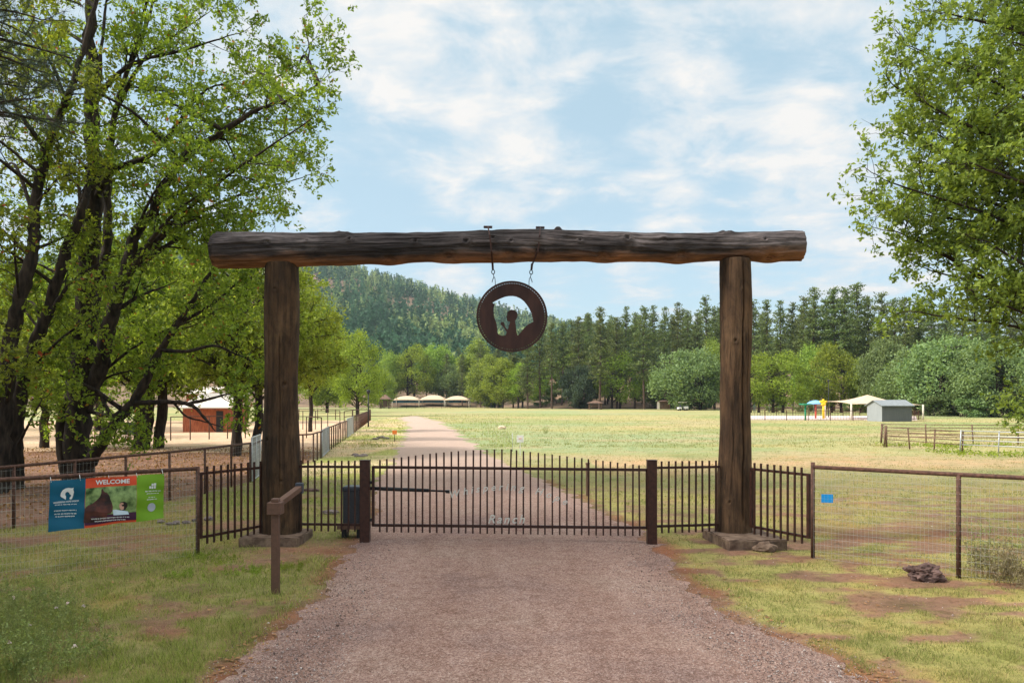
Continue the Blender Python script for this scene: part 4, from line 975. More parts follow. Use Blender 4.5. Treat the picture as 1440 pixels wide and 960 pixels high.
for s_ in (-1,1):
    o_=.25; vs=[(-Lf/2-.2,s_*(Dp/2+o_),hh-.06),(Lf/2+.2,s_*(Dp/2+o_),hh-.06),(Lf/2+.2,0,hh+rg_+.02),(-Lf/2-.2,0,hh+rg_+.02)]; vs2=[(a_[0],a_[1],a_[2]+.08) for a_ in vs]
    m.add([tf(p) for p in vs+vs2],[(0,3,2,1),(4,5,6,7),(0,1,5,4),(1,2,6,5),(2,3,7,6),(3,0,4,7)])
m.build('roof',M['roofgrey'],e)
m=MB(); m.add([tf(p) for p in ((-1.3,-Dp/2-.03,0),(-.4,-Dp/2-.03,0),(-.4,-Dp/2-.03,1.55),(-1.3,-Dp/2-.03,1.55))],[(0,1,2,3)]); m.build('door',M['shedshade'],e)
# sail canopy: one high peak, sagging edges, four cream posts
Zc=100; e=tag(empty('sail_canopy',((1226-720)/F*Zc,Zc,0)),'cream shade sail rising to a peak behind the grey shed','canopy')
xL,xR,xP=[(p-1226)/F*Zc for p in (1178,1275,1220)]; hL=CH-(567.5-HZ)/F*Zc; hR=CH-(569-HZ)/F*Zc; hP=CH+(HZ-556.5)/F*Zc
cor=[Vector((xL,-4,hL)),Vector((xR,-4,hR)),Vector((xR,4,hR+.3)),Vector((xL,4,hL+.3))]; pk=Vector((xP,0,hP+.15)); m=MB(); n=10; vs=[]; fs=[]
for k_ in range(4):
    a=cor[k_]; b=cor[(k_+1)%4]; o_=len(vs)
    for j in range(n+1):
        for i in range(n+1):
            q_=a.lerp(b,i/n); t_=j/n; p_=q_.lerp(pk,t_); p_.z-=.45*math.sin(math.pi*t_)*.5; p_=p_.lerp(p_.lerp(pk,.08*math.sin(math.pi*i/n)),1-t_); vs.append(p_)
    fs+=[(o_+j*(n+1)+i,o_+j*(n+1)+i+1,o_+(j+1)*(n+1)+i+1,o_+(j+1)*(n+1)+i) for j in range(n) for i in range(n)]
m.add(vs,fs,True); o=m.build('canvas',M['cream'],e); s_=o.modifiers.new('thick','SOLIDIFY'); s_.thickness=.04
for c_ in cor: MB().tube([(c_.x,c_.y,-.1),(c_.x,c_.y,c_.z+.05)],.11,8).build('post',M['creampaint'],e)
# splash features
def feature(px,Z,kind,label,name):
    x_=(px-720)/F*Z; e=tag(empty(name,(x_,Z,0)),label,'water toy')
    if kind=='green': MB().tube([(0,0,0),(0,0,1.75)],.10,8).build('pole',M['green'],e); MB().tube([(0,0,1.7),(0,0,1.85),(0,0,1.95)],[.12,.7,.72],12).build('bucket',M['green'],e)
    if kind=='blue': MB().tube([(0,0,0),(0,0,1.9)],.12,8).build('pole',M['redp'],e); MB().tube([(0,0,1.85),(0,0,1.95),(0,0,2.2),(0,0,2.35)],[1.1,1.05,.7,.1],16).build('mushroom_cap',M['skyblue'],e)
    if kind=='yellow':
        MB().tube([(0,0,0),(0,0,2.1)],.15,8).build('pole',M['yellow'],e); m=MB()
        for k_ in range(5):
            a=k_*1.2566+.3; m.tube([(0,0,2.0),(.25*math.cos(a),.1*math.sin(a),2.05+.3*math.sin(a)),(.5*math.cos(a),.1,2.1+.4*math.sin(a))],[.12,.18,.08],8)
        m.build('petals',M['yellow'],e)
feature(1132.5,93.5,'green','green post with a wide bucket top on the splash pad','bucket_post')
feature(1147,101,'blue','light blue mushroom spray on a red stem on the splash pad','mushroom_spray')
feature(1158,100,'yellow','yellow flower spray pole on the splash pad','flower_spray')
# volleyball net
Zv=150; xa_,xb_=[(p-720)/F*Zv for p in (1082,1144)]; e=tag(empty('volleyball_net',((xa_+xb_)/2,Zv,0)),'white volleyball net strung between two posts beyond the splash pad','net'); w=(xb_-xa_)/2
for s_ in (-1,1): MB().tube([(s_*w,0,-.1),(s_*w,0,2.6)],.07,8).build('post',M['white'],e)
m=MB(); m.box((-w,-.015,2.25),(w,.015,2.42)); m.box((-w,-.015,1.3),(w,.015,1.38)); 
for i in range(40): m.box((-w+2*w*i/40-.006,-.006,1.38),(-w+2*w*i/40+.006,.006,2.25))
m.build('net',M['white'],e)
# golf cart
Zg=178; e=tag(empty('golf_cart',((960-720)/F*Zg,Zg,0),R(8)),'white golf cart parked at the edge of the trees','golf cart')
o=MB().box((.25,-.6,.3),(1.15,.6,.95)).build('front_body',M['cart'],e); bevel(o,.12,3)
o=MB().box((-1.15,-.6,.3),(-.35,.6,.75)).build('rear_body',M['cart'],e); bevel(o,.1,3)
MB().box((-1.0,-.58,.24),(1.0,.58,.34)).build('floor_pan',M['black'],e)
o=MB().box((-.55,-.55,.7),(.05,.55,.85)).build('seat',M['bluecap'],e); o=MB().box((-.62,-.55,.85),(-.5,.55,1.25)).build('backrest',M['bluecap'],e)
o=MB().box((-.85,-.62,1.82),(.8,.62,1.9)).build('roof',M['creampaint'],e); bevel(o,.03,2)
m=MB(); [m.bar((x1_,y1_,.8),(x2_,y1_,1.84),.05) for x1_,x2_ in ((.75,.6),(-.75,-.7)) for y1_ in (-.55,.55)]; m.build('roof_struts',M['black'],e)
for x1_ in (-.75,.75):
    for y1_ in (-.6,.6): MB().tube([(x1_,y1_-.09,.22),(x1_,y1_+.09,.22)],.23,14,smooth=False).build('wheel',M['black'],e)
m=MB(); m.bar((.5,.25,.9),(.2,.25,1.15),.04); m.build('steering_column',M['black'],e)
# person seen far away by the net
def far_person(px, Z, label):
    x_=(px-720)/F*Z; ch=[(0,0,.92),(0,0,1.2),(0,0,1.42),(0,0,1.55),(0,0,1.66),(0,0,1.76),(.1,0,.9),(.14,.05,.5),(.15,0,.05),(.15,-.1,.03),(-.1,0,.9),(-.16,-.12,.5),(-.2,.05,.05),(-.2,-.06,.03),(.19,0,1.4),(.27,.02,1.12),(.28,-.12,.9),(-.19,0,1.4),(-.28,.02,1.12),(-.25,-.16,.92)]
    ed=[(0,1),(1,2),(2,3),(3,4),(4,5),(0,6),(6,7),(7,8),(8,9),(0,10),(10,11),(11,12),(12,13),(2,14),(14,15),(15,16),(2,17),(17,18),(18,19)]
    rd=[.15,.14,.13,.06,.1,.09,.1,.07,.05,.04,.1,.07,.05,.04,.07,.05,.04,.07,.05,.04]
    me=bpy.data.meshes.new('person'); me.from_pydata(ch,ed,[]); o=link('person',me); sk=o.modifiers.new('skin','SKIN')
    for i,r_ in enumerate(rd): me.skin_vertices[0].data[i].radius=(r_,r_)
    me.skin_vertices[0].data[0].use_root=True; s_=o.modifiers.new('s','SUBSURF'); s_.levels=1; s_.render_levels=1
    o.location=(x_,Z,0); me.materials.append(M['person']); return tag(o,label,'person')
M['person']=plain('person_far_clothes',(.35,.42,.42),.8)
far_person(1061,150,'tiny distant person in pale clothes standing by the right log post')
# x
def corral(px0,Z0,px1,Z1,h,nr_,label,mat='woodbrown',sp=2.4,pr=.035):
    a=Vector((*fp(px0,Z0),0)); b=Vector((*fp(px1,Z1),0)); e=tag(empty('corral_panel',a),label,'corral fence'); d=b-a
    for k_ in range(nr_): z_=h*(1-k_*.8/nr_*1.0); MB().tube([Vector((0,0,z_)),d+Vector((0,0,z_))],.022,6).build('rail',M[mat],e)
    n_=max(1,round(d.length/sp))
    for i in range(n_+1): q_=d*i/n_; MB().tube([q_+Vector((random.gauss(0,.04),0,-.05)),q_+Vector((random.gauss(0,.05),0,h+.04))],pr,7).build('post',M[mat],e)
corral(1240,44,1246,40.5,1.05,5,'narrow end panel closing the left end of the pipe corral',sp=9,pr=.05)
corral(1240,44,1500,41.5,1.05,5,'back row of rusty pipe x',sp=2.1)
corral(1246,40.5,1352,35.5,1.0,4,'front left row of rusty pipe corral panels',sp=1.7)
corral(1352,35.5,1520,32.0,1.02,4,'silver pipe corral panel nearest the right fence','galv',sp=1.55,pr=.028)
# low green weeds inside the corral
n=5200; X_=rng.uniform(19,30,n); Y_=rng.uniform(33,42,n); kp=fbm(X_*.5,Y_*.5,171)>.47; c_=np.stack([X_[kp],Y_[kp],rng.uniform(0,.16,kp.sum())],1); V1,F1=leaves(c_,.13,rng)
tag(link('weeds',np_mesh('weeds',V1,F1,M['leafmid'])),'low bright green weeds growing inside the corral','weeds',kind='stuff')
# red sheds beyond the yard
def red_shed(px0,px1,pyb,Z,h,label,roofh=.5,depth=4,door=True):
    x0=(px0-720)/F*Z; x1=(px1-720)/F*Z; e=tag(empty('barn',((x0+x1)/2,Z,0)),label,'barn'); w=(x1-x0)/2
    MB().box((-w,0,-.1),(w,depth,h)).build('wall',M['redwood'],e)
    m=MB(); m.add([(-w-.2,-.4,h+.02),(w+.2,-.4,h+.02),(w+.2,depth+.2,h+roofh),(-w-.2,depth+.2,h+roofh),(-w-.2,-.4,h+.1),(w+.2,-.4,h+.1),(w+.2,depth+.2,h+roofh+.08),(-w-.2,depth+.2,h+roofh+.08)],[(3,2,1,0),(4,5,6,7),(0,1,5,4),(1,2,6,5),(2,3,7,6),(3,0,4,7)]); m.build('roof',M['roofpale'],e)
    if door: MB().box((w*.45,-.03,0),(w*.75,-.002,h*.9)).build('door',M['black'],e)
red_shed(257,322,609,59,1.75,'low red-brown barn with a pale roof seen through the oak branches',roofh=1.1)
red_shed(262,292,600,74,2.9,'taller red-brown barn with a whitish roof behind the low one',roofh=.7,door=False)
# dark green board between the oaks
g_=G(175,618); e=tag(empty('green_board',(g_.x,g_.y,0)),'dark green board on a pale post between the oak trunks','board'); MB().box((-.02,-.04,.30),(.95,.04,1.05)).build('panel',M['dkgreen'],e); MB().box((-.12,-.06,-.1),(-.03,.06,1.3)).build('post',M['creampaint'],e)

# ------------------------------------------------------------------ weeds and flowers near the camera
def weed(px,pyb,h,n,seed,label,mat='weed',leaf=.035,spread=.25,name='weed_plant',cat='weed',group=None,flowers=0,lean=.3):
    rg=np.random.default_rng(seed); g_=G(px,pyb); e=tag(empty(name,(g_.x,g_.y,0)),label,cat,group); lines=[]; lp=[]; tips=[]
    for i in range(n):
        b_=rg.normal(size=3)*np.array([.3,.3,0])*spread; d=unit(np.array([rg.normal()*lean,rg.normal()*lean,1])); q_=wander(b_,d,h*rg.uniform(.6,1.1),6,rg,.13,.04)
        lines.append((q_,np.linspace(.0035,.0012,7),3)); 
        for j in range(9):
            t_=rg.uniform(.15,1)*6; k_=min(int(t_),5); b2=q_[k_]+(q_[k_+1]-q_[k_])*(t_-k_); w_=wander(b2,unit(rg.normal(size=3)+np.array([0,0,.5])),h*.22,2,rg,.3,.05); lines.append((w_,np.array([.0015,.001,.0007]),3))
            c_=w_[0]+(w_[-1]-w_[0])*rg.uniform(.1,1.1,5)[:,None]+rg.normal(size=(5,3))*.012; lp.append(c_)
        tips.append(q_[-1])
    link('stems',tubes_np(lines,'stems',M['dryweed' if mat=='dryweed' else mat]),e); V1,F1=leaves(np.concatenate(lp),leaf,rg,aspect=.45 if mat=='weed' else .2); link('foliage',np_mesh('foliage',V1,F1,M[mat]),e)
    for f in range(flowers):
        t_=tips[f%len(tips)]; c_=t_+rg.normal(size=(10,3))*.008; V1,F1=leaves(c_,.022,rg,aspect=.8); link('flower',np_mesh('flower',V1,F1,M['petal']),e)
    return e
W_=[(-30,905,.62,'leftmost leafy weed clump at the photo edge, tallest of the bed'),(20,925,.60,'dense weed clump with pink flowers at the lower left'),(60,950,.45,'weed clump low in the left corner nearest the drive'),(15,880,.52,'weed clump just behind the pink-flowered one'),(70,890,.40,'short weed clump on the right side of the flower bed'),(-10,960,.55,'weed clump in the very corner of the grass'),(45,860,.38,'small weed clump at the back of the flower bed'),(100,930,.24,'lowest weed clump, facing the drive'),(-50,870,.5,'weed clump far left behind the tallest one')]
for i,(px,py,h,l) in enumerate(W_): weed(px,py,h*1.02,26,200+i,l,leaf=.028,spread=.75,name='wildflower_clump',cat='wildflower',group='flowering weeds at the lower left',flowers=(1,3,2,1,1,2,1,0,1)[i],lean=.35)
for i,(px,py,h,n_,mt,l) in enumerate([(1385,800,.72,16,'weed','feathery green shrub right of the second fence post'),(1425,822,.62,30,'dryweed','straw-coloured dry bush at the right edge of the fence'),(1400,812,.5,22,'dryweed','dry tangled weed at the foot of the feathery shrub'),(1465,815,.75,26,'weed','green bush cut by the right edge of the photo')]): weed(px,py,h,n_,300+i,l,mt,.035 if mt=='weed' else .06,.5,'shrub','shrub',lean=.32)
# brighter grass clumps on the left
for i,(px,py,h,l) in enumerate([(280,783,.09,'bright grass tuft nearest the left fence post'),(262,812,.10,'bright grass tuft below the picket panel'),(340,805,.09,'bright grass tuft left of the keypad post'),(405,800,.09,'bright grass tuft right of the keypad post'),(305,790,.07,'small bright tuft between the fence post and keypad post')]): weed(px,py,h,60,400+i,l,'leafmid',.02,.6,'grass_tuft','grass tuft',group='bright tufts near the keypad post',lean=.6)
g_=G(767,609); weed(767,611,.55,7,500,'thin sapling standing alone in the field above the gate',leaf=.045,spread=.12,name='sapling',cat='sapling')
# ================================================================== near trees
def Q(px, py, Z): return tuple(P(px, py, Z))
def base(px, Z): return ((px-720)/F*Z, Z, -.15)
def auto_limb(tr, spine, target, r0, rg, start=.3, dens=1.0, sagk=.0):
    """limb leaving a stem a little below its target and arching out to it"""
    spine = np.asarray(spine); tg = np.asarray(target, float)
    hd = np.linalg.norm(spine[:,:2]-tg[:2],axis=1); want = tg[2]-hd*.55
    k = int(np.argmin(np.abs(spine[:,2]-want)+.05*hd)); p0 = spine[k]
    mid = p0*.5+tg*.5+np.array([0,0,.10*np.linalg.norm(tg-p0)])+rg.normal(size=3)*.10*np.linalg.norm(tg-p0)*.5
    tr.limb([p0, mid, tg], r0, .012, start, dens)
# ---- big many-stemmed oak
rgA = np.random.default_rng(5)
T = Tree(101, leaf=.13, twigleaf=46, l1=(1.0,2.0), l2=(.45,.9), spread=.17, n1=2.3, n2=5)
Z0 = 23.0
s1,_,_ = T.stem([base(112,Z0),Q(110,600,Z0),Q(118,500,Z0),Q(122,400,Z0),Q(133,280,Z0),Q(130,150,Z0),Q(128,40,Z0),Q(132,-90,Z0),Q(140,-230,Z0)], .40,.05, sides=12)
T.stem([base(100,Z0+.2),Q(88,610,Z0+.3),Q(100,548,Z0+.5),Q(110,470,Z0+1)], .22,.12)
s2 = T.limb([Q(112,672,Z0),Q(138,630,Z0-.3),Q(165,588,Z0-.6),Q(187,566,Z0-.8),Q(210,524,Z0-1),Q(225,492,Z0-1),Q(262,437,Z0-1.2),Q(292,389,Z0-1.3),Q(330,345,Z0-1.5)], .20,.02,.45)
T.limb([Q(225,492,Z0-1),Q(262,494,Z0-1.4),Q(300,486,Z0-1.8),Q(330,497,Z0-2),Q(352,506,Z0-2)], .06,.012,.4,.8)
T.limb([Q(250,455,Z0-1.1),Q(285,436,Z0-1),Q(319,411,Z0-1),Q(349,381,Z0-1)], .06,.012,.3)
T.limb([Q(187,567,Z0-.8),Q(232,565,Z0-1.2),Q(268,569,Z0-1.6),Q(290,590,Z0-1.8),Q(303,606,Z0-1.8)], .085,.012,.6,.10,False)
T.limb([Q(262,568,Z0-1.5),Q(290,562,Z0-1.7),Q(319,554,Z0-1.9),Q(367,539,Z0-2)], .05,.012,.4,.5)
T.limb([Q(245,567,Z0-1.3),Q(262,585,Z0-1.2),Q(285,592,Z0-1.4),Q(312,600,Z0-1.5)], .035,.01,.6,.1,False)
T.limb([Q(160,595,Z0-.6),Q(148,570,Z0-.4),Q(140,552,Z0-.2),Q(125,545,Z0)], .07,.05,.9,.2)
T.limb([Q(123,578,Z0),Q(150,584,Z0-.5),Q(172,582,Z0-.8)], .06,.04,.95,.2)
s3 = T.limb([Q(118,575,Z0),Q(140,520,Z0-.2),Q(150,470,Z0-.4),Q(162,430,Z0-.5),Q(178,380,Z0-.6),Q(190,330,Z0-.7),Q(213,300,Z0-.9),Q(240,247,Z0-1.2),Q(263,217,Z0-1.4),Q(307,190,Z0-1.6),Q(353,160,Z0-1.8),Q(410,138,Z0-2),Q(448,118,Z0-2)], .24,.015,.5)
s4 = T.limb([Q(128,462,Z0),Q(138,400,Z0+.6),Q(150,340,Z0+.8),Q(152,250,Z0+1),Q(160,170,Z0+1.2),Q(180,100,Z0+1.2),Q(205,40,Z0+1),Q(232,-60,Z0+1)], .18,.02,.35)
T.limb([Q(128,292,Z0),Q(160,240,Z0-.5),Q(213,217,Z0-1),Q(253,170,Z0-1.2),Q(285,130,Z0-1.4),Q(330,112,Z0-1.5)], .10,.012,.3)
T.limb([Q(128,150,Z0),Q(165,105,Z0-.4),Q(200,85,Z0-.6),Q(260,70,Z0-.8),Q(330,48,Z0-1)], .09,.012,.3)
T.limb([Q(133,200,Z0),Q(120,260,Z0-1.6),Q(105,300,Z0-2)], .04,.01,.3,.6)
sp = [s1, s2, s3, s4]; allsp = np.vstack([s1,s3,s4])
for (px,py) in [(60,300),(70,200),(80,100),(60,30),(95,-40),(180,-20),(170,200),(230,140),(290,20),(240,300),(300,260),(370,230),(400,185),(425,250),(330,300),(190,470),(240,400),(150,430),(80,430),(60,520),(140,600-30),(190,520),(300,440),(380,300),(350,100),(300,-40),(230,-140),(120,-200),(40,-80),(330,-120),(420,90),(260,220),(435,170),(270,350),(210,350),(100,560),(60,100)]:
    auto_limb(T, allsp if py < 480 else np.vstack([s1,s2]), Q(px,py,Z0+rgA.uniform(-3.0,2.6)), rgA.uniform(.05,.08), rgA, .25, .8)
T.place('oak_tree', base(112,Z0), M['bark'], M['leaf'], 'big spreading oak with several dark stems behind the welcome banner', 'tree')
# ---- two leaning oaks at the left edge
T = Tree(102, leaf=.13, twigleaf=40, l1=(1.0,1.9), spread=.17, n1=2.2, n2=5); Z1=20.5
a1,_,_ = T.stem([base(-2,Z1),Q(2,640,Z1),Q(8,560,Z1),Q(19,460,Z1),Q(37,392,Z1),Q(49,336,Z1),Q(47,300,Z1),Q(60,233,Z1),Q(77,183,Z1),Q(108,100,Z1),Q(135,0,Z1),Q(150,-120,Z1)], .24,.03)
for (px,py) in [(-60,420),(-70,300),(-40,200),(10,120),(30,40),(-50,60),(40,-40),(90,-60),(120,120),(90,240),(10,500),(-30,530),(20,330),(-90,160),(160,-160),(60,-160),(100,330),(0,240),(40,150)]:
    auto_limb(T, a1, Q(px,py,Z1+rgA.uniform(-2.2,2.2)), rgA.uniform(.04,.07), rgA, .25, .75)
T.place('oak_tree', base(-2,Z1), M['bark'], M['leaf'], 'oak stem leaning right at the extreme left edge, nearest the second fence', 'tree')
T = Tree(103, leaf=.13, twigleaf=40, l1=(1.0,1.9), spread=.17, n1=2.2, n2=5); Z1=21.5
a1,_,_ = T.stem([base(24,Z1),Q(20,640,Z1),Q(24,580,Z1),Q(36,520,Z1),Q(67,437,Z1),Q(94,355,Z1),Q(115,290,Z1),Q(128,240,Z1+1),Q(138,120,Z1+1.3),Q(150,0,Z1+1.5)], .24,.03)
for (px,py) in [(30,420),(50,370),(0,400),(140,440),(160,360),(60,560),(95,480),(10,560),(70,250),(170,250),(60,470),(120,400),(200,-60),(-20,330)]:
    auto_limb(T, a1, Q(px,py,Z1+rgA.uniform(-2,2.4)), rgA.uniform(.04,.07), rgA, .25, .75)
T.place('oak_tree', base(24,Z1), M['bark'], M['leaf'], 'oak stem second from the left edge, leaning towards the many-stemmed oak', 'tree')
# ---- right-hand cottonwood reaching in from outside the frame
T = Tree(104, leaf=.105, twigleaf=34, l1=(.8,1.5), l2=(.35,.7), spread=.13, n1=3.1, n2=6); Z2=15.5
b1,_,_ = T.stem([(12.6,Z2,-.1),(12.5,Z2,2.5),(12.3,Z2+.2,5),(12.4,Z2,8),(12.1,Z2+.3,11),(12.4,Z2,14)], .42,.06)
for (px,py,z_) in [(1330,18,15),(1295,72,15),(1262,125,14.6),(1275,190,15.6),(1248,255,14.6),(1262,325,15),(1310,380,15.5),(1298,440,15.6),(1370,410,14.5),(1340,120,16.5),(1370,230,13.6),(1350,320,16.3),(1430,60,14),(1430,200,14.4),(1430,370,17),(1310,240,16.2),(1310,150,14),(1380,30,16.5),(1390,150,15.2),(1390,340,14.4),(1450,300,15.5),(1400,-60,15),(1470,-100,16),(1340,-60,15.6),(1455,130,16.5),(1295,300,15.8),(1385,280,15.9),(1410,100,17.2),(1440,10,15.8),(1320,190,15),(1350,270,15.2)]:
    auto_limb(T, b1, Q(px,py,z_), rgA.uniform(.05,.09), rgA, .38, .9)
for (x_,y_,z_) in [(15,12,6),(16,17,7),(17,15,9),(14,19,8),(15,18,12),(10,19,13),(13,12,12),(16,13,12),(11,12,15),(14,16,16)]: auto_limb(T, b1, (x_,y_,z_), .08, rgA, .3, .6)
T.limb([(12.6,Z2,2.2),Q(1540,545,15.2),Q(1500,560,15),Q(1475,566,14.8)], .03,.01,.8,.25)
T.place('cottonwood_tree', (12.6,Z2,0), M['bark'], M['leafr'], 'leafy tree reaching in from the right edge over the mesh fence', 'tree')

# ---- near pine at the top left: trunk stands just outside the frame
rgP = np.random.default_rng(77); lines=[]; tufts=[]; px_=-9.2; py_=11.8
lines.append((np.array([(px_,py_,z_) for z_ in np.linspace(-.1,19,20)])+rgP.normal(size=(20,3))*.04, np.linspace(.30,.05,20), 12))
for i in range(64):
    z_=rgP.uniform(6.2,18.5) ; a_=rgP.uniform(0,6.28) if i>16 else rgP.uniform(-.5,.3); L_=(3.3 if i<=16 else 3.2)*(1-(z_-5)/16)*rgP.uniform(.75,1.1)
    if i<=16: z_=6.3+i*.17; L_=rgP.uniform(1.7,2.7)
    q_=wander(np.array([px_,py_,z_]),np.array([math.cos(a_),math.sin(a_),.05]),L_,8,rgP,.09,-.02); lines.append((q_,np.linspace(.035,.008,9),5))
    for j in range(9):
        t_=rgP.uniform(.3,1)*8; k_=min(int(t_),7); b_=q_[k_]+(q_[k_+1]-q_[k_])*(t_-k_); w_=wander(b_,unit(unit(q_[k_+1]-q_[k_])*.8+rgP.normal(size=3)*.6),rgP.uniform(.3,.7),4,rgP,.2,.03)
        lines.append((w_,np.linspace(.008,.003,5),4)); tufts += [w_[2],w_[3],w_[4]]
tf_=np.array(tufts); k_=34; n=len(tf_)*k_; c_=np.repeat(tf_,k_,0); d=rgP.normal(size=(n,3)); d/=np.linalg.norm(d,axis=1)[:,None]; ln=rgP.uniform(.10,.19,n)[:,None]
s_=np.cross(d,rgP.normal(size=(n,3))); s_/=np.linalg.norm(s_,axis=1)[:,None]; s_*=.0022
V1=np.stack([c_-s_,c_+s_,c_+d*ln],1).reshape(-1,3); e=tag(empty('pine_tree',(px_,py_,0)),'dark pine with drooping needle branches hanging into the top left corner','tree')
o_=np.array([px_,py_,0]); tm=tubes_np(lines,'trunk',M['bark']); tm.transform(Matrix.Translation(-Vector(o_))); link('trunk',tm,e); link('crown',np_mesh('crown',V1-o_,np.arange(3*n).reshape(n,3),M['needlenear']),e)

# ---- tree factory for the middle distance and the valley edge
def clump_tree(seed, H, W, trunk_r, leafm, leaf, nleaf, trunk_h=.22, stems=1, bark='bark', nclump=70, flat=.85, name='valley_tree', droop=.0):
    rg=np.random.default_rng(seed); lines=[]; cz=H*(trunk_h+(1-trunk_h)/2); rz=H*(1-trunk_h)/2; cen=[]; rad=[]
    lob=rg.normal(size=(6,3)); lob/=np.linalg.norm(lob,axis=1)[:,None]; la=rg.uniform(-.18,.22,6)
    for i in range(nclump):
        v=rg.normal(size=3); v/=np.linalg.norm(v); s=rg.uniform(.45,1)**.5
        s*=1+sum(a*max(0,v@l)**3 for a,l in zip(la,lob))
        taper=1-.25*max(0,v[2])  
        cen.append((v[0]*W/2*s*taper, v[1]*W/2*s*taper, cz+v[2]*rz*s)); rad.append(rg.uniform(.09,.17)*W)
    cen=np.array(cen); rad=np.array(rad)
    bases=[np.array([rg.normal()*.12*W*(stems>1), rg.normal()*.12*W*(stems>1),0]) for _ in range(stems)]
    tops=[]
    for b_ in bases:
        top=np.array([b_[0]*1.6+rg.normal()*.06*W,b_[1]*1.6+rg.normal()*.06*W,H*.82]); pts=smooth_path([b_-np.array([0,0,.2]),b_*1.1+np.array([rg.normal()*.02*W,0,H*.25]),(b_+top)/2+rg.normal(size=3)*.03*W,top],14); lines.append((pts,np.linspace(trunk_r,trunk_r*.12,14),8)); tops.append(pts)
    for c_,r_ in zip(cen,rad):
        sp_=tops[rg.integers(len(tops))]; k_=int(np.argmin(np.abs(sp_[:,2]-(c_[2]-.45*np.linalg.norm(c_[:2]))))); p0=sp_[k_]; q_=smooth_path([p0,(p0+c_)/2+np.array([0,0,.05*H])*rg.uniform(-.2,1)+rg.normal(size=3)*.02*W,c_],7); lines.append((q_,np.linspace(trunk_r*.28,trunk_r*.05,7),5))
        for _ in range(4): lines.append((wander(q_[rg.integers(3,7)],rg.normal(size=3)+np.array([0,0,.3]),r_*1.3,3,rg,.25,.05),np.linspace(trunk_r*.07,trunk_r*.02,4),3))
    w_=rad**2; k_=(nleaf*w_/w_.sum()).astype(int); cs=[]
    for c_,r_,kk in zip(cen,rad,k_):
        v=rg.normal(size=(kk,3)); v/=np.linalg.norm(v,axis=1)[:,None]; rr=r_*rg.uniform(.15,1,kk)**.45; sub=1+.35*np.sin(v@rg.normal(size=3)*6+rg.uniform(0,6))
        cs.append(c_+v*(rr*sub)[:,None]*np.array([1,1,flat])-np.array([0,0,droop])*rr[:,None])
    c_=np.concatenate(cs); c_[:,2]=np.maximum(c_[:,2],.25); V1,F1=leaves(c_,leaf,rg,aspect=.62)
    return tubes_np(lines,name+'_trunk',M[bark]), np_mesh(name+'_crown',V1,F1,M[leafm])
def put(name, meshes, loc, sc, rz, label, cat='tree', group=None):
    e=empty(name,loc,rz); e.scale=sc; tag(e,label,cat,group); link('trunk',meshes[0],e); link('crown',meshes[1],e); return e
def limb_tree(seed, H=9.0, W=8.0, stems=1, leafm='leafmid', n=44, low=.26):
    rg=np.random.default_rng(seed); T=Tree(seed, leaf=.165, twigleaf=24, l1=(.8,1.6), l2=(.45,.85), spread=.16, n1=1.9, n2=5); sp_=[]
    for k_ in range(stems):
        b_=np.array([rg.normal()*.25*(stems>1),rg.normal()*.25*(stems>1),-.2]); sp_.append(T.stem([b_,b_+np.array([rg.normal()*.15,rg.normal()*.15,H*.3]),b_*2+np.array([rg.normal()*.5,rg.normal()*.5,H*.62]),b_*3+np.array([rg.normal()*.6,rg.normal()*.6,H*.93])],.23,.03)[0])
    sp_=np.vstack(sp_)
    for k_ in range(n):
        v=rg.normal(size=3); v/=np.linalg.norm(v); s_=rg.uniform(.6,1.0); zc=H*(low+(1-low)/2); auto_limb(T,sp_,(v[0]*W/2*s_*(1-.25*max(0,v[2])),v[1]*W/2*s_*(1-.25*max(0,v[2])),max(H*low*.8,zc+v[2]*H*(1-low)/2*s_)),rg.uniform(.04,.07),rg,.25,.9)
    tm,cm,k2=T.meshes('yard_oak',M['bark'],M[leafm]); print('yard oak leaves',k2); return tm,cm
mid=[limb_tree(301,stems=1),limb_tree(302,stems=2),limb_tree(303,stems=1)]
midlist=[ # px, Z, top py, width m, label, variant
 (62,40,420,8.5,'slender oak with sunlit leaves right of the left edge oaks',0),
 (197,38.5,330,9.5,'oak with several dark trunks at the near edge of the sandy yard',1),
 (216,39.5,300,10,'oak with a thick forked trunk beside the dark green board',1),
 (331,34,330,8.5,'straight-trunked oak standing left of the left log post',2),
 (358,36.5,350,8,'oak right against the left log post, bright crown on both sides of it',0),
 (404,47,378,5.6,'bright yellow-green oak showing just right of the left log post',2),
 (436,60,405,6.0,'light green tree with loose branches between the left log post and the hill',0),
 (120,62,400,12,'sunlit oak across the sandy yard behind the many-stemmed oak',1),
 (20,66,380,12,'sunlit oak across the sandy yard at the left edge',2),
 (225,84,455,10,'sunlit tree rising behind the red barns',0),
 (345,84,450,11,'sunlit tree across the yard just left of the left log post',2),
 (-90,50,300,11,'sunlit tree beyond the yard outside the left edge',2)]
for i,(px,Z,top,w,l,v) in enumerate(midlist):
    H_=CH+(HZ-top)/F*Z; put('oak_tree',mid[v],((px-720)/F*Z,Z,0),(w/8,w/8,H_/9.0),rgA.uniform(0,6.28),l)
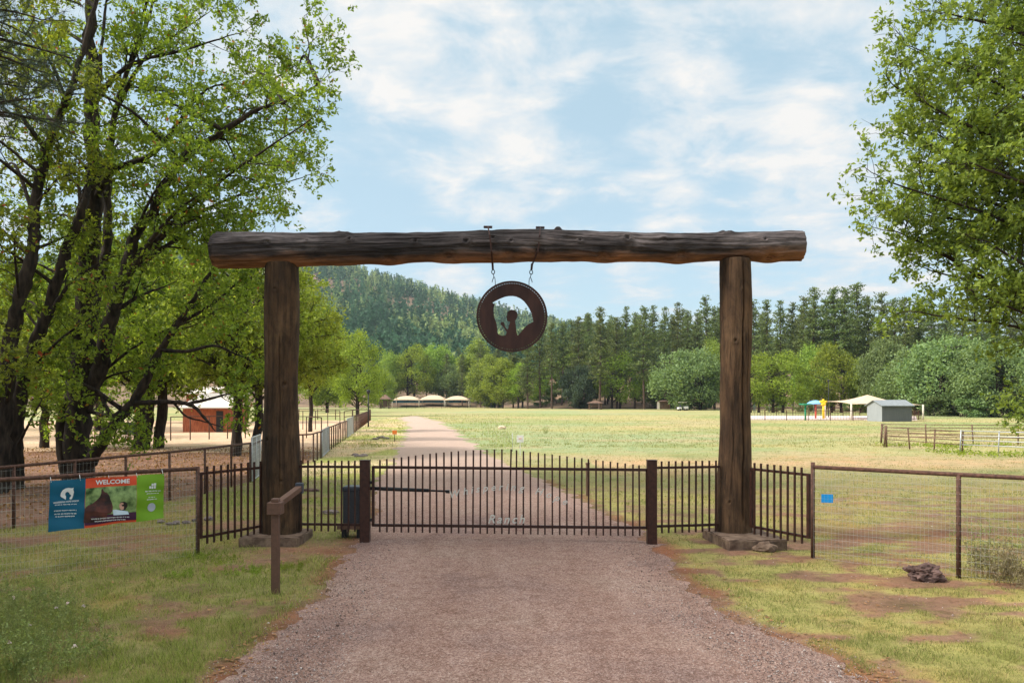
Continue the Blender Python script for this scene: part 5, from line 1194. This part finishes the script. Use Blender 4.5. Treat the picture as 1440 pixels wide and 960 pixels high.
# valley-edge broadleaf trees
far_=[clump_tree(401,11,10,.28,'leaffar',.34,17000,.10,1,nclump=75),clump_tree(402,11,10,.25,'leaffar',.34,17000,.08,3,nclump=85),clump_tree(403,11,10,.28,'leafmid',.34,11000,.12,2,nclump=60),clump_tree(404,9,10,.3,'leafdull',.34,18000,.05,2,nclump=85),clump_tree(405,11,7,.25,'leaffar',.34,14000,.06,1,nclump=70),clump_tree(406,9,9,.3,'leafdark',.34,18000,.0,1,nclump=85)]
vl=[ #px,basepy->Z, top, width px, variant, label
 (503,118,473,64,2,'round yellow-green tree standing alone beyond the yard fence'),
 (460,150,480,80,0,'green tree half behind the round yellow-green one, on its left'),
 (550,276,495,46,0,'rounded green tree behind the brown kiosk'),
 (583,276,490,52,2,'tall green tree behind the left cream canopy'),
 (612,284,486,56,1,'broad green tree behind the middle cream canopy'),
 (640,276,512,44,3,'lower greyish tree behind the right cream canopy'),
 (672,268,478,52,4,'tall bright green tree left of the disc sign, on the forest edge'),
 (690,236,500,58,1,'wide bright green tree below the disc sign, left side'),
 (708,228,508,50,2,'rounded tree directly below the disc sign with dark trunks'),
 (735,226,512,48,2,'green tree below the disc sign, right side'),
 (772,240,505,34,4,'narrow green tree among the pine trunks right of the disc sign'),
 (800,236,492,34,4,'bright slim tree among the pines above the dark juniper'),
 (815,212,515,46,5,'dark bushy juniper left of the timber shelter'),
 (851,222,495,40,2,'yellow-green tree behind the timber shelter'),
 (873,212,500,60,2,'broad pale green tree right of the timber shelter'),
 (925,216,518,50,3,'pale low tree behind the small brown shed'),
 (968,188,492,88,3,'large dull green tree right behind the golf cart'),
 (1005,200,478,50,0,'bright tree against the left side of the right log post'),
 (1068,150,502,60,2,'light green tree just right of the right log post'),
 (1102,148,500,72,2,'wide light green tree behind the volleyball net'),
 (1140,165,485,50,0,'taller green tree above the volleyball net'),
 (1168,150,489,66,2,'yellowish open tree behind the lamp post of the splash pad'),
 (1210,146,505,34,4,'small slim green tree above the sail canopy'),
 (1245,140,478,60,3,'dull green tree rising behind the grey shed'),
 (1290,128,490,90,3,'broad grey-green tree right of the grey shed'),
 (1340,120,474,120,3,'largest rounded grey-green tree in the row at the right'),
 (1395,112,480,100,3,'rounded grey-green tree at the right, two dark trunks under it'),
 (1445,116,492,90,3,'grey-green tree cut by the right edge of the photo'),
 (1270,150,500,60,0,'green tree wedged behind the grey-green row'),
 (1520,112,480,110,3,'grey-green tree outside the right edge'),
 (535,232,520,40,1,'low green tree left of the brown kiosk'),(478,240,478,60,0,'green tree at the foot of the hill beside the left post crown')]
for i,(px,Z,top,wp,v,l) in enumerate(vl):
    x_=(px-720)/F*Z; z_=float(terr(x_,Z)) if Z>194 else 0.0; H_=CH+(HZ-top)/F*Z-z_; w=wp/F*Z*1.12; b_=(10,10,10,10,7,9)[v]; hb=(11,11,11,9,11,9)[v]
    put('valley_tree',far_[v],(x_,Z,z_-.1),(w/b_,w/b_,H_/hb),rgA.uniform(0,6.28),l)
# understorey bushes along the edge of the wood
bush=clump_tree(450,3.2,4.5,.08,'leafdull',.30,3200,.0,3,nclump=26,name='bush')
bx=[(760,226),(785,232),(893,230),(905,224),(1195,160),(1225,150),(1318,118),(1368,110),(1420,108),(990,196),(950,212),(690,238),(1090,160),(1130,160),(700,235),(1260,150),(1480,112)]
order=['1st','2nd','3rd']+['%dth'%i for i in range(4,200)]
for i,(px,Z) in enumerate(sorted(bx)):
    x_=(px-720)/F*Z; z_=float(terr(x_,Z)) if Z>194 else 0.0; s_=rgA.uniform(.8,1.3); put('bush',bush,(x_,Z,z_-.1),(s_,s_,s_*rgA.uniform(.7,1.1)),rgA.uniform(0,6.28),'low dull green bush at the wood edge, %s from the left along the field'%order[i],'bush','low bushes along the edge of the wood')

# ---- ponderosa pines
def pine(seed, H=25.0, base_=.28, W=6.4):
    rg=np.random.default_rng(seed); lines=[]; c=[]; bend=rg.normal(size=2)*.25
    tr=np.array([(bend[0]*math.sin(t_*3),bend[1]*math.sin(t_*2.5),t_*H-.3*(t_==0)) for t_ in np.linspace(0,1,12)]); lines.append((tr,np.linspace(.33,.04,12),8))
    z_=H*base_
    ir=rg.uniform(.6,1.15,80); kz=0
    while z_<H*.985:
        t_=(z_/H-base_)/(1-base_); prof=(min(1,(t_+.12)*3.2))*(1-t_)**.5; kz+=1
        for b_ in range(rg.integers(3,6)):
            a_=rg.uniform(0,6.28); L_=W/2*prof*rg.uniform(.5,1.15)*ir[kz%80]; p0=np.array([np.interp(z_,tr[:,2],tr[:,0]),np.interp(z_,tr[:,2],tr[:,1]),z_+rg.normal()*.1])
            up=.45*t_-.12; d=np.array([math.cos(a_),math.sin(a_),up]); p1=p0+d*L_
            if L_>.5: lines.append((np.array([p0,(p0+p1)/2+np.array([0,0,-.05*L_]),p1]),np.array([.05,.035,.015]),3))
            for s_ in np.linspace(.35,1.0,max(2,int(L_/.42))):
                q_=p0+d*L_*s_+rg.normal(size=3)*np.array([.22,.22,.10])*(.5+L_*.18); k_=6 if L_>.6 else 4
                c.append(q_+rg.normal(size=(k_,3))*np.array([.26,.26,.13]))
        z_+=rg.uniform(.26,.52)*(H/25)
    c=np.concatenate(c); n=len(c); u=rg.normal(size=(n,3)); u[:,2]=np.abs(u[:,2])*.8+.2; u/=np.linalg.norm(u,axis=1)[:,None]; w=np.cross(u,rg.normal(size=(n,3))); w/=np.linalg.norm(w,axis=1)[:,None]; s_=rg.uniform(.30,.60,n)[:,None]
    V1=np.stack([c-w*s_*.30,c+w*s_*.30,c+u*s_*.95],1).reshape(-1,3)
    return tubes_np(lines,'pine_trunk',M['pinebark']), np_mesh('pine_crown',V1,np.arange(3*n).reshape(n,3),M['needle'])
pines=[pine(501+i,25,b_,w*1.22) for i,(b_,w) in enumerate([(.25,6.4),(.33,5.8),(.18,7.0),(.4,5.6),(.3,7.4),(.22,5.2)])]
front=[(742,452,215),(760,445,222),(776,452,212),(790,450,226),(815,441,220),(843,426,206),(856,446,228),(868,440,212),(880,437,224),(893,440,212),(906,431,204),(918,435,220),(935,438,210),(953,421,208),(968,430,224),(981,436,212),(993,419,206),(1004,428,214),
 (1020,424,210),(1042,426,214),(1060,425,190),(1078,418,184),(1097,416,178),(1115,419,186),(1130,412,176),(1146,398,172),(1160,415,182),(1172,404,170),(1188,399,168),(1203,404,178),(1218,416,170),(1240,410,164),(1256,420,170),(1272,412,160),(1290,424,172),(1310,416,164),(1332,422,170),(1352,414,160),(1375,426,166),(1398,418,160),(1420,425,168),(1445,415,160),(1470,425,165),(1500,418,160),(722,470,232),(650,492,262),(600,500,280),(575,498,285),(628,495,275),(548,492,290),(525,500,290),(676,484,250),(700,478,240)]
rgQ=np.random.default_rng(9); allp=[]
for px,top,Z in front: allp.append((px,top+rgQ.uniform(-7,6),Z,'front'))
for i in range(75):
    px=rgQ.uniform(725,1500); Z=rgQ.uniform(232,330) if px<1040 else rgQ.uniform(192,290); x_=(px-720)/F*Z; z_=float(terr(x_,Z)); H_=rgQ.uniform(17,25)*(1 if px<1040 else .95)
    top=HZ-(z_+H_-CH)*F/Z; top=max(top, np.interp(px,[725,760,845,1000,1150,1300,1500],[462,452,436,432,414,424,424])); allp.append((px,top,Z,'back'))
cnt={'front':0,'back':0}
land=[(0,'right of the cream canopies'),(720,'between the disc sign and the juniper'),(830,'above the timber shelter'),(900,'above the small brown shed'),(950,'above the golf cart'),(1010,'beside the right log post'),(1065,'above the volleyball net'),(1160,'above the sail canopy'),(1240,'behind the right-hand tree branches'),(1440,'outside the right edge')]
byk={}
for px,top,Z,row in sorted(allp):
    x_=(px-720)/F*Z; z_=float(terr(x_,Z)) if Z>194 else 0.0; H_=CH+(HZ-top)/F*Z-z_; v=int(rgQ.integers(6))
    ln_=[l for p_,l in land if p_<=px][-1]; k_=(row,ln_); byk[k_]=byk.get(k_,0)+1
    s_=H_/25; put('pine_tree',pines[v],(x_,Z,z_-.3),(s_*rgQ.uniform(.85,1.1),s_*rgQ.uniform(.85,1.1),s_*1.01),rgQ.uniform(0,6.28),('tall front-row pine ' if row=='front' else 'inner back-row pine ')+ln_+', %s from the left'%order[byk[k_]-1],'pine tree','pines of the wood edge' if row=='front' else 'pines deeper in the wood')

# ---- the wooded hill, one far-off mass of conifers
rgH=np.random.default_rng(31); tpl=[]
for v in range(8):
    c=[];K=26; hh=rgH.uniform(0,1,K)**1.25*.9+.06; a_=rgH.uniform(0,6.28,K); r_=(1-hh)**.75*.17*rgH.uniform(.5,1.1,K); ce=np.stack([np.cos(a_)*r_,np.sin(a_)*r_,hh],1)
    u=rgH.normal(size=(K,3)); u[:,2]=np.abs(u[:,2])+.5; u/=np.linalg.norm(u,axis=1)[:,None]; w=np.cross(u,rgH.normal(size=(K,3))); w/=np.linalg.norm(w,axis=1)[:,None]; s_=rgH.uniform(.10,.2,K)[:,None]*(1.15-hh[:,None]*.6)
    V1=np.stack([ce-w*s_*.5,ce+w*s_*.5,ce+u*s_*1.1],1).reshape(-1,3); V1=np.vstack([V1,[(-.02,0,0),(.02,0,0),(0,0,.9)]]); tpl.append(V1)
n=21000; px=rgH.uniform(-420,1500,n); u=rgH.uniform(0,1,n); Yh=(330**2+(1180**2-330**2)*u)**.5
Yh=np.where(rgH.uniform(0,1,n)<.35, rgH.uniform(340,620,n), Yh); kp=(px<1000)|(rgH.uniform(0,1,n)<.35);  px=px[kp];Yh=Yh[kp];n=len(px)
xh=(px-720)/F*Yh; zh=terr(xh,Yh); cl=fbm(xh/60,Yh/90,77,4); keep=(rgH.uniform(0,1,n)<.35+1.2*sstep(.3,.5,cl)); xh,Yh,zh,cl=xh[keep],Yh[keep],zh[keep],cl[keep]; n=len(xh)
hs=rgH.uniform(9,19,n)*(.8+.4*fbm(xh/40,Yh/40,78)); ws=hs*rgH.uniform(.85,1.5,n); th=rgH.uniform(0,6.28,n); ti=rgH.integers(8,size=n); VV=[];CC=[]
lt=sstep(.45,.62,fbm(xh/45,Yh/130,79,4)*.7+rgH.uniform(0,1,n)*.3)
cA=np.array((.06,.125,.065)); cB=np.array((.28,.345,.13)); ctree=(cA*(1-lt[:,None])+cB*lt[:,None])*rgH.uniform(.65,1.35,n)[:,None]
for v in range(8):
    m_=np.where(ti==v)[0]; t_=tpl[v]; c,s=np.cos(th[m_]),np.sin(th[m_]); X3=(t_[None,:,0]*c[:,None]-t_[None,:,1]*s[:,None])*ws[m_,None]+xh[m_,None]; Y3=(t_[None,:,0]*s[:,None]+t_[None,:,1]*c[:,None])*ws[m_,None]+Yh[m_,None]; Z3=t_[None,:,2]*hs[m_,None]+zh[m_,None]-.5
    VV.append(np.stack([X3,Y3,Z3],-1).reshape(-1,3)); CC.append(np.repeat(ctree[m_],len(t_),0)*rgH.uniform(.8,1.2,(len(m_)*len(t_)//3,1)).repeat(3,0))
VV=np.concatenate(VV); CC=np.concatenate(CC); CC=np.concatenate([CC,np.ones((len(CC),1))],1)
tag(link('hill_forest',np_mesh('hill_forest',VV,np.arange(len(VV)).reshape(-1,3),M['blade'],False,{'col':('FLOAT_COLOR',CC)})),'far conifer forest covering the hill','forest',kind='stuff'); print('hill trees',n)

# ---- unseen tall pines, added at the left to keep sun off the foreground
for i,(x_,y_,s_) in enumerate([(-23,1,1.0),(-25,6,1.1),(-21.5,10,.95),(-26,13,1.1),(-29,3,1.15),(-30,10,1.1),(-27,-4,1.0),(-31,17,1.1)]):
    put('pine_tree',pines[i%6],(x_,y_,-.2),(s_*1.25,s_*1.25,s_),i*1.3,'unseen tall pine added at the left for shade, %s from the camera side'%order[i],'pine tree','unseen pines added for shade')
# ================================================================== light, sky, air, camera
sc = bpy.context.scene
SUN_EL, SUN_AZ = 43.0, -98.0        # azimuth from the view direction (+Y), negative = left
w = bpy.data.worlds.new('World'); sc.world = w; w.use_nodes = True; nt = w.node_tree; bg = nt.nodes['Background']
sky = nt.nodes.new('ShaderNodeTexSky'); sky.sky_type='NISHITA'; sky.sun_disc=False; sky.sun_elevation=R(SUN_EL); sky.sun_rotation=R(SUN_AZ); sky.air_density=1.0; sky.dust_density=2.0; sky.ozone_density=1.2; sky.altitude=1500
tc = nt.nodes.new('ShaderNodeTexCoord'); sep = nt.nodes.new('ShaderNodeSeparateXYZ'); nt.links.new(tc.outputs['Generated'], sep.inputs[0])
zc = math_(nt,'ADD', math_(nt,'MAXIMUM', sep.outputs[2], 0.0), .16)
cx_ = math_(nt,'DIVIDE', sep.outputs[0], zc); cy_ = math_(nt,'DIVIDE', sep.outputs[1], zc)
cmb = nt.nodes.new('ShaderNodeCombineXYZ'); nt.links.new(cx_, cmb.inputs[0]); nt.links.new(cy_, cmb.inputs[1])
def cn(scale, off, detail=7, rough=.55, dist=.2, st=(1,1,1)):
    mp = nt.nodes.new('ShaderNodeMapping'); mp.inputs['Location'].default_value = off; mp.inputs['Scale'].default_value = st
    nt.links.new(cmb.outputs[0], mp.inputs['Vector']); return noise(nt, mp.outputs[0], scale, detail, rough, dist)
CLOUD_OFF = (3.1, 1.7, 0)
veil = cn(.9, CLOUD_OFF, 5, .5, .3); puff = cn(3.9, (7.3,4.1,0), 9, .62, .3); fine = cn(7, (1,2,0), 6, .6)
def lobe(px, py, r, amp):
    d = Vector(((px-720)/F, 1, (HZ-py)/F)).normalized()
    vd = nt.nodes.new('ShaderNodeVectorMath'); vd.operation='DOT_PRODUCT'; nt.links.new(tc.outputs['Generated'], vd.inputs[0]); vd.inputs[1].default_value = d
    k_ = r/F; mr = N(nt,'ShaderNodeMapRange'); mr.interpolation_type='SMOOTHSTEP'; nt.links.new(vd.outputs['Value'], mr.inputs[0]); mr.inputs[1].default_value = math.cos(k_); mr.inputs[2].default_value = 1.0; mr.inputs[3].default_value=0; mr.inputs[4].default_value=amp
    return mr.outputs[0]
acc = None
for (px,py,r,a) in [(520,150,90,.3),(600,185,110,.36),(690,215,130,.4),(790,240,120,.34),(880,262,110,.26),(960,285,80,.16),(640,60,110,.3),(740,85,100,.34),(560,40,120,.3),(870,50,110,.3),(960,60,90,.2),(960,170,110,.34),(1060,150,120,.26),(1180,130,110,.2),(1130,230,120,.28),(1200,30,180,.12),(1100,20,150,.08),(890,385,50,.28),(780,395,40,.26),(600,375,60,.26),(370,60,110,.34),(440,30,100,.25),(440,318,70,.3),(640,400,50,.2),(1150,350,140,.22),(1300,350,160,.2),(470,90,80,-.25),(850,135,120,-.2),(1010,240,70,-.15),(780,330,150,-.2),(1080,85,60,-.15),(560,280,120,-.22),(330,200,200,.1)]:
    l_ = lobe(px,py,r,a); acc = l_ if acc is None else math_(nt,'ADD',acc,l_)
dens = math_(nt,'ADD', math_(nt,'ADD', math_(nt,'MULTIPLY',puff,1.75), math_(nt,'MULTIPLY',fine,.36)), math_(nt,'MULTIPLY', acc, .55))
dens = math_(nt,'MULTIPLY', math_(nt,'ADD', dens, math_(nt,'MULTIPLY',veil,.35)), .5)
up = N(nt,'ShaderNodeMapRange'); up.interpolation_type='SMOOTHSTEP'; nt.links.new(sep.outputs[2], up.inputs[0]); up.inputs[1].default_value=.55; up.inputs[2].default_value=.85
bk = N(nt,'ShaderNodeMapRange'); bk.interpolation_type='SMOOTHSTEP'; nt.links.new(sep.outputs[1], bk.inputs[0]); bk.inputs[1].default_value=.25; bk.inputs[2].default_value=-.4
dens = math_(nt,'ADD', dens, math_(nt,'ADD', math_(nt,'MULTIPLY',up.outputs[0],.20), math_(nt,'MULTIPLY',bk.outputs[0],.03)))     # unseen cloud cover added overhead and behind, to brighten the foreground
cf = ramp(nt, dens, [(.58,(0,0,0)),(.65,(.25,.25,.25)),(.72,(.66,.66,.66)),(.83,(.97,.97,.97))])
# colours in the units of the sky texture
SKYS = .10
ccol = ramp(nt, dens, [(.64,(.74,.84,.90)),(.74,(.86,.89,.90)),(.84,(1.0,.965,.92))])
scl = nt.nodes.new('ShaderNodeVectorMath'); scl.operation='SCALE'; nt.links.new(ccol, scl.inputs[0]); nt.links.new(math_(nt,'ADD', math_(nt,'MULTIPLY', up.outputs[0], 9.5), math_(nt,'ADD', math_(nt,'MULTIPLY', bk.outputs[0], 0.0), 5.9)), scl.inputs['Scale'])  # overhead cloud brightened as added fill light for the foreground
tint = mixc(nt, 1.0, sky.outputs[0], (1.1,1.04,.94), 'MULTIPLY')
sc1 = nt.nodes.new('ShaderNodeVectorMath'); sc1.operation='SCALE'; nt.links.new(tint, sc1.inputs[0]); sc1.inputs['Scale'].default_value = 1.0
thin = mixc(nt, .62, sc1.outputs[0], (3.7,5.1,5.7))      # high thin veil over the blue
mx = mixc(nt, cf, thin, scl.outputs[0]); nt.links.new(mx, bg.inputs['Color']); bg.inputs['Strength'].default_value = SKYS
for n_ in nt.nodes:
    if n_.type=='MIX': n_.clamp_result=False; n_.clamp_factor=True
sun = bpy.data.lights.new('sun','SUN'); sun.energy=3.5; sun.angle=R(8.0); sun.color=(1,.95,.87); so=bpy.data.objects.new('sun',sun); C.objects.link(so)
dv = Vector((math.sin(R(SUN_AZ))*math.cos(R(SUN_EL)), math.cos(R(SUN_AZ))*math.cos(R(SUN_EL)), math.sin(R(SUN_EL)))); so.rotation_euler = dv.to_track_quat('Z','Y').to_euler()
HAZE = True
if HAZE:
    hb = MB().box((-1560,-120,-3),(1560,1700,330)).build('haze', None) if False else None
    m = bpy.data.materials.new('haze'); m.use_nodes=True; t_=m.node_tree; t_.nodes.clear(); o_=t_.nodes.new('ShaderNodeOutputMaterial'); v_=t_.nodes.new('ShaderNodeVolumePrincipled'); v_.inputs['Color'].default_value=(.72,.84,1,1); v_.inputs['Density'].default_value=.00013; v_.inputs['Anisotropy'].default_value=.3; t_.links.new(v_.outputs[0],o_.inputs['Volume'])
    hb = MB().box((-1560,-460,-3),(1560,1640,330)).build('haze', m); tag(hb,'pale air over the valley','haze',kind='stuff')
cam = bpy.data.cameras.new('camera'); co = bpy.data.objects.new('camera',cam); C.objects.link(co); co.location=(0,0,CH); co.rotation_euler=(R(90),0,0)
cam.lens = 36*F/1440; cam.sensor_width=36; cam.shift_y=(HZ-480)/1440; cam.clip_end=6000; cam.clip_start=.1; sc.camera=co
sc.view_settings.view_transform='Standard'; sc.view_settings.look='None'; sc.view_settings.exposure=0.74; sc.view_settings.gamma=1
sc.cycles.use_denoising=True; sc.cycles.max_bounces=6; sc.cycles.diffuse_bounces=3; sc.cycles.transmission_bounces=4; sc.cycles.volume_bounces=0; sc.cycles.volume_max_steps=64
sc.render.use_persistent_data=False
for o_ in bpy.data.objects:
    if o_.parent is None and o_.get('label') and len(o_['label'].split())>16: print('LONG', o_['label'])
